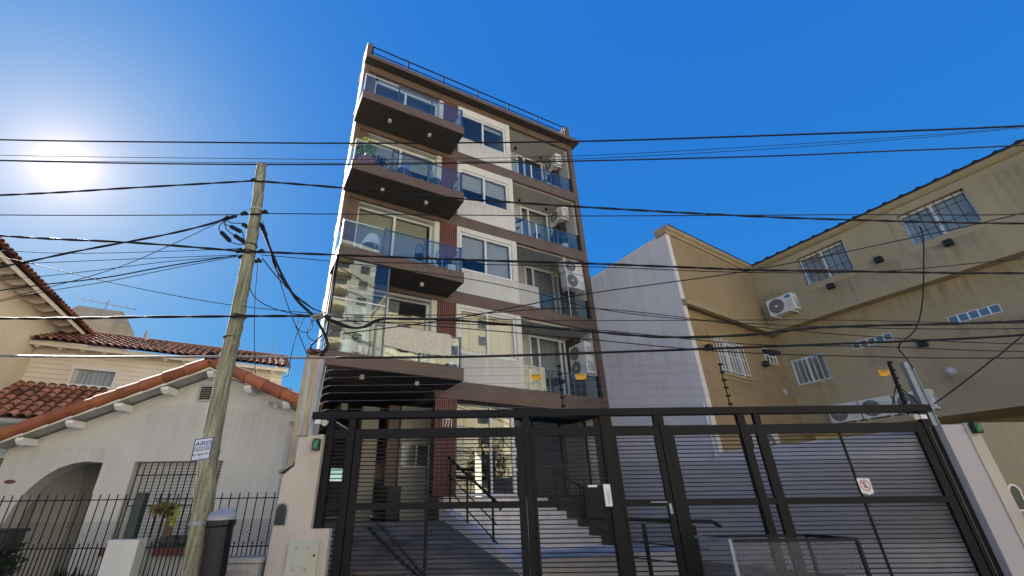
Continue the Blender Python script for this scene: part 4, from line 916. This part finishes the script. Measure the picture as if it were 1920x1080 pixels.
MB().box(A, 6.78, 7.02, -.4, -.25, ZS[3]+.02, ZS[3]+.16).build('clay_planter', 'terracotta', bevel=.01, tag=('small orange clay planter on the highest recessed balcony', 'planter'))
b = MB(); leaves(b, (-4.68, 7.45, 1.66), 520, (.22, .12, .10), .055, rnd, droop=.6, narrow=.5)
hp = thing('hanging_plant', 'yellow green trailing plant on a stake at the iron fence', 'plant', (-4.6, 7.5, 1.3))
b.build('foliage', 'leaf_olive', hp, fix=False)
b = MB()
for k in range(7): leaves(b, (-4.47+.02*math.sin(k), 7.42, 1.68-.035*k), 26, (.04, .03, .03), .045, rnd, droop=1, narrow=.5)
b.build('trailing_stems', 'leaf_light', hp, fix=False)
b = MB(); [b.tube([(-4.62+.03*k, 7.5, 1.3), (-4.60+.015*k, 7.48, 1.62)], .018, 5) for k in range(4)]; b.build('stem', 'bark', hp)
b = MB()
for k in range(5): blades(b, (-6.5+.12*k, 8.2, .35), 34, .62, rnd, .8, .045)
plant('spiky_plant', 'dark spiky agave in front of the white house wall', (-6.3, 8.2, .1), b, None, fm='leaf_dark')
b = MB(); leaves(b, (-7.6, 8.3, .9), 260, (.3, .25, .3), .14, rnd); plant('garden_shrub', 'dark shrub under the letter box at the left edge', (-7.6, 8.3, .1), b, None, fm='leaf_dark')
b = MB(); blades(b, A(.55, .5, zz2+.45), 26, .7, rnd, .9, .06); leaves(b, A(.5, .5, zz2+.75), 40, (.25, .2, .3), .3, rnd); plant('potted_palm', 'leafy potted plant behind the tall glass screen of the lowest balcony', A(.5, .5, zz2+.05), b, 'pot_white', .16, .4, 'leaf_mid')
# ------------------------------------------------------------------ balcony furniture
def chair(lab, p, rz, m, kind):
    t = thing('balcony_chair', lab, 'chair', tuple(p), rz, 'chairs on the balconies'); k = dict(local=True)
    MB().tube([V((0, 0, .43)), V((0, 0, .46))], .21, 16).build('seat', m, t, **k)
    pts = [V((.24*math.cos(a), .03+.05*math.sin(a), .42+.45*max(0, math.sin(a)))) for a in [math.pi*i/12 for i in range(13)]]
    b = MB().tube(pts, .016, 6)
    if kind == 'panel': b.prism(lambda x, n, z: V((x, .07+n, z)), [(.20*math.cos(a), .50+.36*math.sin(a)) for a in [math.pi*i/10 for i in range(11)]], -.008, .008)
    else:
        for x in (-.12, -.04, .04, .12): b.tube([V((x, .03, .45)), V((x, .07, .80))], .008, 5)
    b.build('backrest', m, t, **k)
    for x, y in ((-.17, -.17), (.17, -.17), (-.17, .17), (.17, .17)): MB().tube([V((x*1.2, y*1.2, 0)), V((x, y, .44))], .013, 6).build('leg', 'chair_metal', t, **k)
chair('round backed metal chair, left one on the balcony with the lime green pots', A(1.42, .62, z4), aF-.9, 'chair_metal', 'panel')
chair('round backed metal chair, right one on the balcony with the lime green pots', A(2.42, .62, z4), aF+.9, 'chair_metal', 'panel')
chair('white moulded chair behind the pale glass of the balcony above the rug', A(.75, .55, z3+.05), aF-.5, 'chair_white', 'panel')
chair('blue slatted chair, left one on the balcony above the rug', A(2.15, .6, z3+.05), aF+.6, 'chair_blue', 'slat')
chair('blue slatted chair in the right corner of the balcony above the rug', A(2.8, .6, z3+.05), aF+.2, 'chair_blue', 'slat')
chair('dark folding chair beside the palm on the lowest balcony', A(.92, .55, zz2+.05), aF+2.4, 'chair_metal', 'slat')
MB().box(A, 2.78, 3.02, .72, .92, z3+.06, z3+.3).build('plant_tub', 'pot_white', bevel=.01, tag=('pale square tub in the corner of the balcony above the rug', 'planter'))
# rug over the rail of the lowest balcony
rnd = random.Random(4); k = 30; b = MB(); vs = []
gt = ZS[0]+.805
for j, (dz, n) in enumerate(((-.30, .90), (.0, .955), (.035, .99), (.0, 1.03), (-.14, 1.04), (-.30, 1.035), (-.47, 1.045))):
    for i in range(k+1):
        u = 1.20+1.66*i/k; sag = (-.06*math.sin(math.pi*i/k)-.04*i/k if j == 6 else 0)
        vs.append(A(u, n+.012*math.sin(i*.9+j), gt+dz+sag+rnd.uniform(-.012, .012)*(j in (0, 6))))
b.add(vs, [(j*(k+1)+i, j*(k+1)+i+1, (j+1)*(k+1)+i+1, (j+1)*(k+1)+i) for j in range(6) for i in range(k)])
rg = b.build('hanging_rug', 'rug', fix=False, tag=('speckled beige woven rug hung over the lowest balcony rail', 'rug')); md = rg.modifiers.new('solid', 'SOLIDIFY'); md.thickness = .018
bt = thing('spray_bottle', 'blue bottle with a white label in the corner of the lowest balcony', 'bottle', tuple(A(2.93, .9, zz2+.05)))
c = A(2.93, .9, zz2+.05); MB().tube([c, c+UPZ*.20, c+UPZ*.25, c+UPZ*.30], [.05, .05, .02, .02], 10).build('body', 'sticker_blue', bt); MB().tube([c+UPZ*.05, c+UPZ*.14], .052, 10).build('sticker', 'sign_white', bt)
b = MB(); k = 12
b.add([A(5.66+.72*i/k, -.045+.02*math.sin(i*1.3)+.004, z) for z in (ZS[0]+.03, ZS[0]+.72) for i in range(k+1)], [(i, i+1, i+k+2, i+k+1) for i in range(k)])
o = b.build('spotted_cloth', 'cloth_pattern', fix=False, tag=('cream spotted cloth hung at the left of the lowest recessed balcony', 'cloth')); md = o.modifiers.new('s', 'SOLIDIFY'); md.thickness = .01
b = MB().box(A, 5.66, 6.4, -.045, -.035, ZS[1]+.05, ZS[1]+.78); b.build('wicker_screen', 'pot_white', tag=('pale cloth screen behind the netted balcony glass', 'cloth'))
tb = thing('round_table', 'dark round table with a small plant on the lowest recessed balcony', 'table', tuple(A(6.95, -.5, ZS[0])))
c = A(6.95, -.5, ZS[0]); MB().tube([c+UPZ*.44, c+UPZ*.48], .42, 24).build('tabletop', 'bin_black', tb)
MB().tube([c, c+UPZ*.44], .04, 8).build('leg', 'black_metal', tb)
b = MB(); blades(b, c+UPZ*.50, 16, .45, rnd, .8, .03); pl_ = b.build('table_plant', 'leaf_mid', fix=False, tag=('small spiky plant standing on the dark round balcony table', 'plant'))
# ------------------------------------------------------------------ pole, bin, basket, sign
PY = 6.3
pole = thing('utility_pole', 'leaning weathered wooden utility pole with cables on the pavement', 'utility pole', (-3.25, PY, .13))
pc = [(491, 309), (486, 350), (480, 400), (473, 440), (466, 480), (457, 530), (446, 590), (437, 630), (428, 668), (417, 720), (407, 765), (398, 820), (390, 868), (381, 950), (374, 1000), (365, 1060)]
pts = [atY(x, y, PY) for x, y in pc]; lo = pts[-1]+(pts[-1]-pts[-4])*((pts[-1].z-.12)/(pts[-4].z-pts[-1].z)); pts.append(lo)
fine = []; rs = []
for i in range(len(pts)-1):
    for k in range(5):
        q = pts[i].lerp(pts[i+1], k/5); fine.append(q+V((rnd.uniform(-.006, .006), 0, 0))); rs.append(.083+.007*(7.3-q.z)+rnd.uniform(-.004, .004))
fine.append(pts[-1]); rs.append(.135)
MB().tube(fine, rs, 16).build('shaft', 'wood_pole', pole, smooth=True)
def band(x, y, r, h, m='cable', tilt=0.):
    p = atY(x, y, PY); MB().tube([p+V((tilt, 0, -h/2)), p+V((-tilt, 0, h/2))], r, 18).build('strap', m, pole)
band(481, 395, .108, .02, 'pipe_grey'); band(470, 461, .109, .012); band(467, 473, .109, .012); band(447, 594, .112, .02); band(434, 634, .114, .012); band(377, 981, .140, .045, 'steel')
# bracket blobs
for x, y, r in ((476, 338, .05), (458, 401, .055), (496, 398, .05), (450, 471, .06), (490, 472, .05), (484, 490, .05), (452, 482, .045)):
    p = atY(x, y, PY-.05); MB().tube([p+V((-r, 0, -.01)), p+V((r*.2, 0, .02)), p+V((r, 0, -.01))], [r*.5, r*.75, r*.45], 8).build('cable_clamp', 'cable', pole)
sgn = thing('advert_sign', 'small blue and white AIRES sign tied to the wooden pole', 'sign', tuple(atY(380, 860, 6.08)))
TL, TR, BR, BL = atY(367, 824.5, 6.0), atY(400, 820, 6.03), atY(393, 861, 6.03), atY(358, 864, 6.0)
ex = (TR-TL); wd = ex.length; ez = (TL-BL); ht = ez.length; ex.normalize(); ez.normalize(); ny = ez.cross(ex).normalized()
if ny.y > 0: ny = -ny
SF = lambda a, n, z: BL + ex*(a) + ez*z + ny*n
MB().box(SF, 0, wd, -.008, 0, 0, ht).build('plate', 'sign_pale', sgn)
MB().holes(SF, -.006, wd+.006, -.006, ht+.006, -.010, .004, [(.004, wd-.004, .004, ht-.004)]).build('edge', 'ink_blue', sgn)
text('AIRES', .072, SF, wd*.52, .003, ht*.76, 'heading', 'ink_blue', sgn, ext=.0005, sx=1.05)
text('ACONDICIONADOS', .026, SF, wd*.5, .003, ht*.58, 'subheading', 'ink_blue', sgn, ext=.0005, sx=.92)
MB().box(SF, .01, wd-.01, .001, .003, ht*.40, ht*.53).build('grey_strip', 'ink_grey', sgn)
text('11 6642 6412', .036, SF, wd*.55, .003, ht*.24, 'phone_number', 'ink_black', sgn, ext=.0005, sx=.95)
b = MB(); b.tube([SF(.012, .003, ht*.30), SF(.008, .003, ht*.24), SF(.022, .003, ht*.19), SF(.032, .003, ht*.20)], .004, 5); b.build('phone_mark', 'ink_black', sgn)
text('whatsapp', .018, SF, wd*.5, .003, ht*.11, 'small_print', 'ink_grey', sgn, ext=.0005)
# bin
bn = thing('litter_bin', 'black cylindrical litter bin with a domed grey lid beside the wooden pole', 'litter bin', tuple(atY(395, 1079, 6.1)-V((0, 0, .6))))
p0, p1 = atY(395, 1100, 6.12), atY(414, 985, 6.12); ax = (p1-p0).normalized()
MB().tube([p0-ax*.5, p0, p1], [.13, .14, .145], 20).build('body', 'bin_black', bn)
MB().tube([p1-ax*.02, p1, p1+ax*.05, p1+ax*.055], [.15, .165, .165, .15], 20).build('rim', 'bin_black', bn)
p2 = p1+ax*.055
n = 20; vs = []; a1_ = V((1, 0, 0)); a2_ = V((0, 1, 0))
for j, (rr_, hh) in enumerate(((.160, 0), (.158, .06), (.14, .085), (.10, .10), (.04, .108))):
    for i in range(n):
        w = 2*math.pi*i/n; vs.append(p2 + a1_*rr_*math.cos(w) + a2_*rr_*math.sin(w) + ax*(hh+.035*(math.sin(w))*(j > 0)))
b = MB(); b.add(vs, [(j*n+i, j*n+(i+1) % n, (j+1)*n+(i+1) % n, (j+1)*n+i) for j in range(4) for i in range(n)] + [tuple(range(4*n, 5*n))]); b.build('lid', 'bin_lid', bn, smooth=True)
# rubbish basket
bk = thing('rubbish_basket', 'long grey wire mesh rubbish basket on legs in front of the gate', 'rubbish basket', (3.7, 6.5, .13))
x0, x1, y0, y1, z0, z1 = 2.96, 4.46, 6.08, 6.98, .62, 1.25
MB().box(W, x0-.02, x0+.02, y0-.02, y1, z1-.03, z1+.0).box(W, x0-.02, x0+.02, y0-.021, y0+.018, z0, z1-.031).build('worn_edge', 'steel', bk)
b = MB()
for y in (y0, y1): b.box(W, x0+.021, x1, y-.018, y+.018, z1-.035, z1-.002); b.box(W, x0, x1, y-.015, y+.015, z0, z0+.03)
b.box(W, x1-.018, x1+.018, y0, y1, z1-.035, z1-.001); b.box(W, x1-.017, x1+.017, y0-.02, y0+.017, z0, z1-.036); b.box(W, x1-.017, x1+.017, y1-.017, y1+.017, z0, z1-.036); b.box(W, x0-.017, x0+.017, y1-.017, y1+.017, z0, z1-.036)
b.build('frame', 'gate_bar', bk)
for nm, q in (('front', ((x0, y0), (x1, y0))), ('back', ((x0, y1), (x1, y1))), ('side', ((x0, y0), (x0, y1))), ('side', ((x1, y0), (x1, y1)))):
    (a, c), (d, e) = q; b = MB(); b.add([W(a, c, z0), W(d, e, z0), W(d, e, z1-.01), W(a, c, z1-.01)], [(0,1,2,3)]); b.build('mesh_side', 'basket_mesh', bk, fix=False)
for x in (x0+.25, x1-.25): MB().box(W, x-.025, x+.025, 6.5, 6.55, .13, z0).build('leg', 'gate_bar', bk)
# ------------------------------------------------------------------ cables
def smooth_pts(P_, k=6):
    out = []; n = len(P_)
    for i in range(n-1):
        p0, p1, p2, p3 = P_[max(i-1, 0)], P_[i], P_[i+1], P_[min(i+2, n-1)]
        for j in range(k):
            t = j/k; out.append(.5*((2*p1)+(p2-p0)*t+(2*p0-5*p1+4*p2-p3)*t*t+(3*p1-p0-3*p2+p3)*t**3))
    out.append(P_[-1]); return out
def cable(lab, px, Y, r, m='cable', ends=(1, 1), twist=False, group='overhead cables along the street', name='overhead_cable'):
    Ys = Y if isinstance(Y, (list, tuple)) else [Y]*len(px)
    P_ = [atY(x, y, yy) for (x, y), yy in zip(px, Ys)]
    if ends[0]: d = (P_[0]-P_[1]).normalized(); P_ = [P_[0]+d*14+UPZ*1.2, P_[0]+d*5+UPZ*.15] + P_
    if ends[1]: d = (P_[-1]-P_[-2]).normalized(); P_ = P_ + [P_[-1]+d*5+UPZ*.15, P_[-1]+d*14+UPZ*1.2]
    q = smooth_pts(P_); b = MB()
    if twist:
        qq = smooth_pts(q, 3); L = 0; s1 = []; s2 = []
        for i, p in enumerate(qq):
            if i: L += (p-qq[i-1]).length
            w = L*6+.8*math.sin(L*1.7); o = V((0, math.cos(w), math.sin(w)))*r*.34; s1.append(p+o); s2.append(p-o)
        b.tube(s1, r*.56, 6).tube(s2, r*.56, 6)
    else: b.tube(q, r, 6)
    return b.build(name, m, tag=(lab, 'cable', group), fix=False, smooth=True)
cable('topmost thick black cable passing above the wooden pole', [(0, 262), (400, 267), (700, 268.5), (1085, 265), (1500, 252), (1920, 236)], [6.9, 6.9, 6.7, 6.4, 5.8, 5.2], .016)
cable('hair thin wire just above the second black cable', [(0, 291), (480, 297.5), (700, 299), (1060, 293), (1380, 277), (1700, 256), (1920, 237)], 6.9, .006)
cable('hair thin wire crossing the sky just below the other thin one', [(0, 300), (480, 305), (700, 305.5), (1060, 299), (1380, 283), (1640, 265), (1920, 239)], 6.9, .006)
cable('second black cable from the top, touching the pole head', [(0, 301), (480, 308.5), (900, 305.5), (1400, 294), (1650, 284), (1920, 272)], 6.6, .014)
cable('thick twisted bundle sagging to the pole from the left below the sun', [(0, 366), (250, 352), (476, 339)], [6.1, 6.15, 6.2], .022, ends=(1, 0), twist=True)
cable('thick twisted bundle running right from the upper clamp of the pole', [(476, 339), (640, 352), (860, 372), (1092, 388), (1380, 404), (1590, 412), (1920, 419)], 6.2, .024, ends=(0, 1), twist=True)
cable('thin straight wire at the strap below the pole head, crossing the whole street', [(0, 403), (458, 402.5), (495, 400.5), (900, 403.5), (1100, 405), (1600, 402.5), (1920, 402)], 6.2, .009)
cable('thick bundle through the middle clamp of the pole', [(0, 442), (250, 455), (455, 471), (490, 472.5), (900, 488), (1100, 494), (1410, 506), (1560, 508), (1920, 512)], 6.18, .025, twist=True)
cable('thick bundle through the cable knot left of the apartment building', [(0, 597), (300, 594), (590, 592.5), (612, 597)], 6.15, .026, ends=(1, 0), twist=True)
cable('thick cable drooping right of the knot and crossing the lowest apartment windows', [(612, 597), (630, 603), (655, 613), (675, 614), (692, 608), (712, 599), (760, 598), (860, 601), (1100, 621), (1250, 632), (1400, 628), (1560, 613), (1920, 602)], 6.15, .024, ends=(0, 1), twist=True)
cable('second strand of the drooping loop beside the cable knot', [(612, 599), (640, 611), (665, 615.5), (690, 612), (705, 603), (722, 599)], 6.12, .012, ends=(0, 0))
cable('lowest long black cable crossing behind the pole at roof height', [(630, 670.5), (860, 669), (1100, 662), (1560, 645), (1920, 628)], 6.4, .018, ends=(0, 1))
cable('grey sleeved cable left of the apartment corner at roof height', [(0, 667), (460, 669), (560, 671), (632, 670.5)], 6.4, .017, 'cable_grey', ends=(1, 0))
th = [('thin wire rising right from the lower strap over the netted balcony', [(640, 626), (860, 596), (1100, 551), (1408, 507), (1700, 448), (1920, 399)], .009),
 ('thin wire falling right from the knot past the tan inner corner', [(612, 590), (860, 590), (1110, 578), (1437, 615), (1680, 634), (1920, 645)], .007),
 ('thin wire level with the lowest apartment window heads', [(612, 594), (900, 598), (1110, 601), (1560, 600), (1920, 606)], .006),
 ('thin wire through the lowest windows to the tan barred window', [(640, 600), (860, 615), (1100, 636), (1340, 658), (1600, 668), (1920, 671)], .008),
 ('thin wire below the thick drooping cable, past the white gridded window', [(612, 602), (860, 607), (1110, 618), (1400, 645), (1660, 650), (1920, 659)], .007),
 ('thin wire from the pole across the third balcony to the tan roof', [(490, 478), (640, 492), (860, 520), (1000, 548), (1110, 577), (1300, 600), (1600, 614), (1920, 616)], .007),
 ('thin wire above the middle bundle on the right', [(700, 492), (1100, 500), (1410, 511), (1660, 508), (1870, 489), (1920, 484)], .008)]
for lab, px, r in th: cable(lab, px, 6.3, r, ends=(0, 1))
fan = [('upper thin service wire from the middle clamp to the far left', [(448, 466), (320, 471), (140, 475), (0, 470)], .006),
 ('thin service wire from the middle clamp towards the tiled eave, second from top', [(448, 478), (240, 486), (50, 494), (-80, 500)], .006),
 ('thin service wire from the middle clamp reaching the eave rafters', [(446, 480), (320, 490), (180, 507), (60, 520), (-60, 530)], .006),
 ('double service wire from the middle clamp to the peach wall', [(444, 479), (320, 498), (200, 520), (80, 534), (-40, 550)], .011),
 ('lower thin service wire from the middle clamp to the peach wall', [(444, 481), (330, 502), (200, 528), (90, 546), (-30, 572)], .006),
 ('thin diagonal wire from the fuse links down to the eave', [(420, 412), (330, 455), (220, 502), (80, 542), (-30, 570)], .006),
 ('long thin diagonal wire from the eave down to the cable knot', [(-20, 478), (60, 494), (200, 528), (400, 567), (560, 585), (610, 588)], .006)]
for lab, px, r in fan: cable(lab, px, 6.25, r, ends=(0, 0), group='thin service wires left of the pole')
cable('thick service cable from the fuse links down to the left eave', [(428, 405), (400, 418), (310, 440), (150, 470), (36, 494), (-60, 512)], 6.2, .022, ends=(0, 0), twist=True, group='thin service wires left of the pole')
drops = [('thick black cable dropping from the pole to the cable knot and on to the pier', [(487, 418), (496, 440), (508, 470), (528, 515), (555, 560), (588, 593), (604, 618), (613, 640), (612, 655), (600, 666)], .022),
 ('second drop cable beside the thick one', [(489, 420), (503, 452), (515, 500), (545, 545), (575, 570), (588, 580)], .011),
 ('looping black cable under the knot', [(604, 628), (586, 645), (582, 652), (592, 660), (606, 657), (613, 645)], .014),
 ('slack wire hanging left of the knot down to the tiled roof', [(493, 415), (508, 470), (535, 560), (560, 625), (578, 670)], .007),
 ('slack wire from the knot to the gable roof end', [(572, 592), (556, 628), (546, 665), (541, 700), (534, 706)], .007),
 ('thin loop wire left of the knot, larger one', [(562, 598), (556, 612), (566, 622), (578, 622), (586, 610), (582, 598)], .006),
 ('thin loop wire below the knot, smaller one', [(588, 600), (576, 618), (580, 634), (596, 640), (612, 632), (622, 618), (618, 604)], .006),
 ('thin upright wire right of the pole', [(484, 482), (478, 560), (477, 640), (479, 700)], .006),
 ('drop wire curving from the lower clamp to the street bundle', [(455, 488), (470, 545), (495, 570), (540, 586), (590, 592)], .007),
 ('twin drop wire from the lower clamp to the knot', [(490, 482), (520, 520), (560, 560), (590, 580), (610, 586)], .009),
 ('dark bundle climbing the apartment corner above the knot', [(613, 596), (622, 540), (632, 480)], .020)]
for lab, px, r in drops: cable(lab, px, [6.3]*len(px) if 'corner' not in lab else [7.0, 8.2, 8.9], r, ends=(0, 0), group='drop cables between the pole and the apartment corner', name='drop_cable')
cable('black drop cable hanging down in front of the tan wing to the steel post', [(1724, 424), (1731, 445), (1732, 500), (1729, 570), (1716, 618), (1685, 649), (1700, 672), (1712, 690)], [6.2, 6.2, 6.3, 6.4, 6.5, 6.7, 7.2, 7.6], .010, ends=(0, 0), group='drop cables right of the gate', name='drop_cable')
cable('black stay wire from the steel post up to the right edge', [(1752, 757), (1800, 722), (1860, 675), (1925, 622)], [7.6, 7.4, 7.2, 7.0], .010, ends=(0, 1), group='drop cables right of the gate', name='drop_cable')
sp = atY(1447, 661, 6.4); MB().tube([sp+V((-.12, 0, .03)), sp, sp+V((.12, 0, -.01))], [.03, .05, .03], 8).build('cable_splice', 'cable', tag=('black lumpy cable splice on the lowest cable in front of the tan corner', 'cable splice'))
kn = atY(590, 595, 6.15); b = MB(); rnd = random.Random(2)
for k in range(9): a = kn+V((rnd.uniform(-.16, .16), rnd.uniform(-.05, .05), rnd.uniform(-.05, .04))); b.tube([a, a+V((rnd.uniform(.05, .14), 0, rnd.uniform(-.04, .04)))], rnd.uniform(.012, .028), 6)
b.build('cable_knot', 'cable_grey', tag=('tangled grey cable knot where the bundles meet beside the apartment corner', 'cable splice'))
for x0, y0_, x1, y1_, lab in ((415.5, 436, 430.7, 451.3, 'leftmost and lowest black fuse link hanging left of the pole'), (433.3, 424.8, 451, 434, 'upper middle black fuse link hanging left of the pole'), (440.4, 442, 457.7, 453.3, 'lower right black fuse link, close to the pole edge'), (456, 420.7, 468, 428, 'rightmost black fuse link, half behind the pole')):
    a, c = atY(x0, y0_, 6.28), atY(x1, y1_, 6.28); t = thing('fuse_link', lab, 'fuse', tuple((a+c)/2), group='fuse links hanging beside the pole')
    MB().tube([a, c], .036, 10).build('body', 'cable', t)
    e = atY(424, 408, 6.2); s_ = (a-c).normalized()
    MB().tube(smooth_pts([e, e.lerp(a, .45)+V((-.08, 0, -.06)), a+s_*.03, a])).build('lead', 'cable', t) if False else MB().tube(smooth_pts([e, e.lerp(a, .5)+V((-.07, 0, -.03)), a+s_*.04, a]), .008, 5).build('lead', 'cable', t)
    w_ = atY(464, 455, 6.25); MB().tube(smooth_pts([c, c-s_*.05, c.lerp(w_, .6)+V((0, 0, -.05)), w_]), .008, 5).build('lead', 'cable', t)
for (xa, ya), (xb, yb), lab in (((418, 412), (443, 405), 'black coiled dead end grip left of the pole'), ((491, 420), (500, 440), 'black coiled dead end grip right of the pole')):
    a, c = atY(xa, ya, 6.2), atY(xb, yb, 6.2); b = MB(); q = [a.lerp(c, i/40)+V((0, math.cos(i*1.6), math.sin(i*1.6)))*.022 for i in range(41)]; b.tube(q, .011, 5); b.build('cable_grip', 'cable', tag=(lab, 'cable grip'))
# ------------------------------------------------------------------ the other side of the street (seen in the windows)
def tower(name, lab, O, a, n, w, d, h, m, floors, cols, striped=False):
    F = fr(V(O), V(a), V(n)); t = thing(name, lab, 'building', tuple(F(w/2, -d/2, 0)))
    fh = h/floors; hs_ = []
    for j in range(floors):
        for i in range(cols):
            u = w*(i+.5)/cols; hs_.append((u-min(.95, w/cols*.22), u+min(.95, w/cols*.22), j*fh+fh*.35, j*fh+fh*.85))
    b = MB().holes(F, 0, w, 0, h, -.3, 0, hs_); b.box(F, .0, w, -d, -.31, 0, h); b.build('wall', m, t)
    for q in hs_: MB().box(F, q[0]+.01, q[1]-.01, -.22, -.16, q[2]+.01, q[3]-.01).build('window', 'tower_dark', t)
    if striped:
        b = MB()
        for j in range(floors): b.box(F, w*.25, w*.75, .0+.002, 1.1, j*fh+.1, j*fh+.85)
        b.build('balcony', 'tower_cream', t)
    MB().box(F, -.2, w+.2, -d-.2, .2, h+.002, h+.5).build('parapet', m, t)
tower('cream_tower', 'cream apartment tower across the street mirrored in the lowest windows', (31, -26, 0), dF, dR, 26, 11, 29, 'tower_cream', 10, 4)
tower('grey_tower', 'grey apartment tower with deep balconies mirrored in the tall glass screen', (19, -41, 0), dF, dR, 17, 11, 40, 'tower_grey', 14, 5, True)
for k, (x, w, h) in enumerate(((-24, 11, 8.5), (-12.5, 10, 7.2), (-2, 9, 8.8), (7.5, 10, 7.6), (18, 9, 8.4))):
    tower('terraced_house', ['white flat roofed house far left across the street', 'low white house left across the street', 'taller white house straight across the street', 'low white house right across the street', 'white flat roofed house far right across the street'][k], (x, -8.6, 0), (1, 0, 0), (0, 1, 0), w, 8, h, 'opp_white', 2, 3)
tr = thing('street_tree', 'leafy street tree mirrored in the lobby glass', 'tree', (11.5, 4.9, .13)); rnd = random.Random(8)
b = MB().tube([(11.5, 4.9, .1), (11.6, 4.9, 2.2), (11.4, 4.8, 4.0)], [.16, .12, .06], 8)
for k in range(6): a = k*1.05; b.tube([(11.5, 4.9, 2.3+.2*k), (11.5+1.2*math.cos(a), 4.9+1.2*math.sin(a), 3.6+.25*k)], [.05, .015], 6)
b.build('trunk', 'bark', tr); b = MB()
for k in range(26):
    a = rnd.uniform(0, 6.28); rr_ = 1.5*rnd.random()**.5; leaves(b, (11.5+rr_*math.cos(a), 4.9+rr_*math.sin(a), 3.8+rnd.uniform(-.9, 1.2)), 55, (.4, .4, .35), .16, rnd, narrow=.5)
b.build('crown', 'leaf_mid', tr, fix=False)
# ------------------------------------------------------------------ sky, sun, camera
w = bpy.data.worlds.new('World'); S.world = w; w.use_nodes = True; N = w.node_tree.nodes; L = w.node_tree.links; N.clear()
out = N.new('ShaderNodeOutputWorld'); bg = N.new('ShaderNodeBackground'); sky = N.new('ShaderNodeTexSky'); sky.sky_type = 'NISHITA'; sky.sun_disc = False
sky.sun_elevation = math.asin(SUN.z); sky.sun_rotation = math.atan2(SUN.x, SUN.y) % (2*math.pi); sky.altitude = 0; sky.air_density = 1.0; sky.dust_density = .25; sky.ozone_density = 2.5
SKY_STR, SUN_STR, EXPO = .10, 5.0, 1.75
geo = N.new('ShaderNodeTexCoord'); dt = N.new('ShaderNodeVectorMath'); dt.operation = 'DOT_PRODUCT'; dt.inputs[1].default_value = SUN; L.new(geo.outputs['Generated'], dt.inputs[0])
def mth(op, a, b_):
    n = N.new('ShaderNodeMath'); n.operation = op
    for i, x in enumerate((a, b_)):
        if isinstance(x, (int, float)): n.inputs[i].default_value = x
        else: L.new(x, n.inputs[i])
    return n.outputs[0]
sx_ = N.new('ShaderNodeSeparateColor'); L.new(sky.outputs[0], sx_.inputs[0])   # deepen the clear blue of the sky
rb = mth('POWER', mth('DIVIDE', sx_.outputs[0], sx_.outputs[2]), 2.9); gb = mth('POWER', mth('DIVIDE', sx_.outputs[1], sx_.outputs[2]), 1.95)
bb_ = mth('MULTIPLY', mth('POWER', sx_.outputs[2], .12), 1.76)
cx2 = N.new('ShaderNodeCombineColor'); L.new(mth('MULTIPLY', bb_, rb), cx2.inputs[0]); L.new(mth('MULTIPLY', bb_, gb), cx2.inputs[1]); L.new(bb_, cx2.inputs[2])
ang = mth('ARCCOSINE', mth('MINIMUM', mth('MAXIMUM', dt.outputs['Value'], -1.0), 1.0), 0)
core = mth('MULTIPLY', mth('EXPONENT', mth('MULTIPLY', ang, -1/.034), 0), 4.2)      # the sun and the bright aureole round it
halo = mth('MULTIPLY', mth('EXPONENT', mth('MULTIPLY', ang, -1/.15), 0), .95)
gsum = mth('ADD', core, halo)
gc = N.new('ShaderNodeMix'); gc.data_type = 'RGBA'; gc.blend_type = 'ADD'; gc.inputs[0].default_value = 1
gcol = N.new('ShaderNodeMix'); gcol.data_type = 'RGBA'; gcol.blend_type = 'MULTIPLY'; gcol.inputs[0].default_value = 1; gcol.inputs[6].default_value = (1.0, .72, .55, 1); L.new(gsum, gcol.inputs[7])
L.new(cx2.outputs[0], gc.inputs[6]); L.new(gcol.outputs[2], gc.inputs[7]); L.new(gc.outputs[2], bg.inputs[0]); bg.inputs[1].default_value = SKY_STR; L.new(bg.outputs[0], out.inputs[0])
sl_ = bpy.data.lights.new('sun', 'SUN'); sl_.energy = SUN_STR; sl_.angle = R_(.55); sl_.color = (1, .93, .82); so_ = bpy.data.objects.new('sun', sl_); COL.objects.link(so_); so_.rotation_euler = (-SUN).to_track_quat('-Z', 'Y').to_euler(); so_.location = SUN*60
cd = bpy.data.cameras.new('camera'); cam = bpy.data.objects.new('camera', cd); COL.objects.link(cam); S.camera = cam
cd.sensor_width = 36; cd.lens = FPX/1920*36; cd.shift_x = (960-CX)/1920; cd.shift_y = -(540-CY)/1920; cd.clip_start = .05; cd.clip_end = 1500
cam.matrix_world = Matrix(((cr.x, cu.x, -cf.x, CAM.x), (cr.y, cu.y, -cf.y, CAM.y), (cr.z, cu.z, -cf.z, CAM.z), (0, 0, 0, 1)))
S.view_settings.view_transform = 'Standard'; S.view_settings.look = 'None'; S.view_settings.exposure = EXPO; S.view_settings.gamma = 1
S.render.engine = 'CYCLES'; S.cycles.max_bounces = 10; S.cycles.transparent_max_bounces = 24; S.cycles.use_denoising = True; S.cycles.sample_clamp_indirect = 6
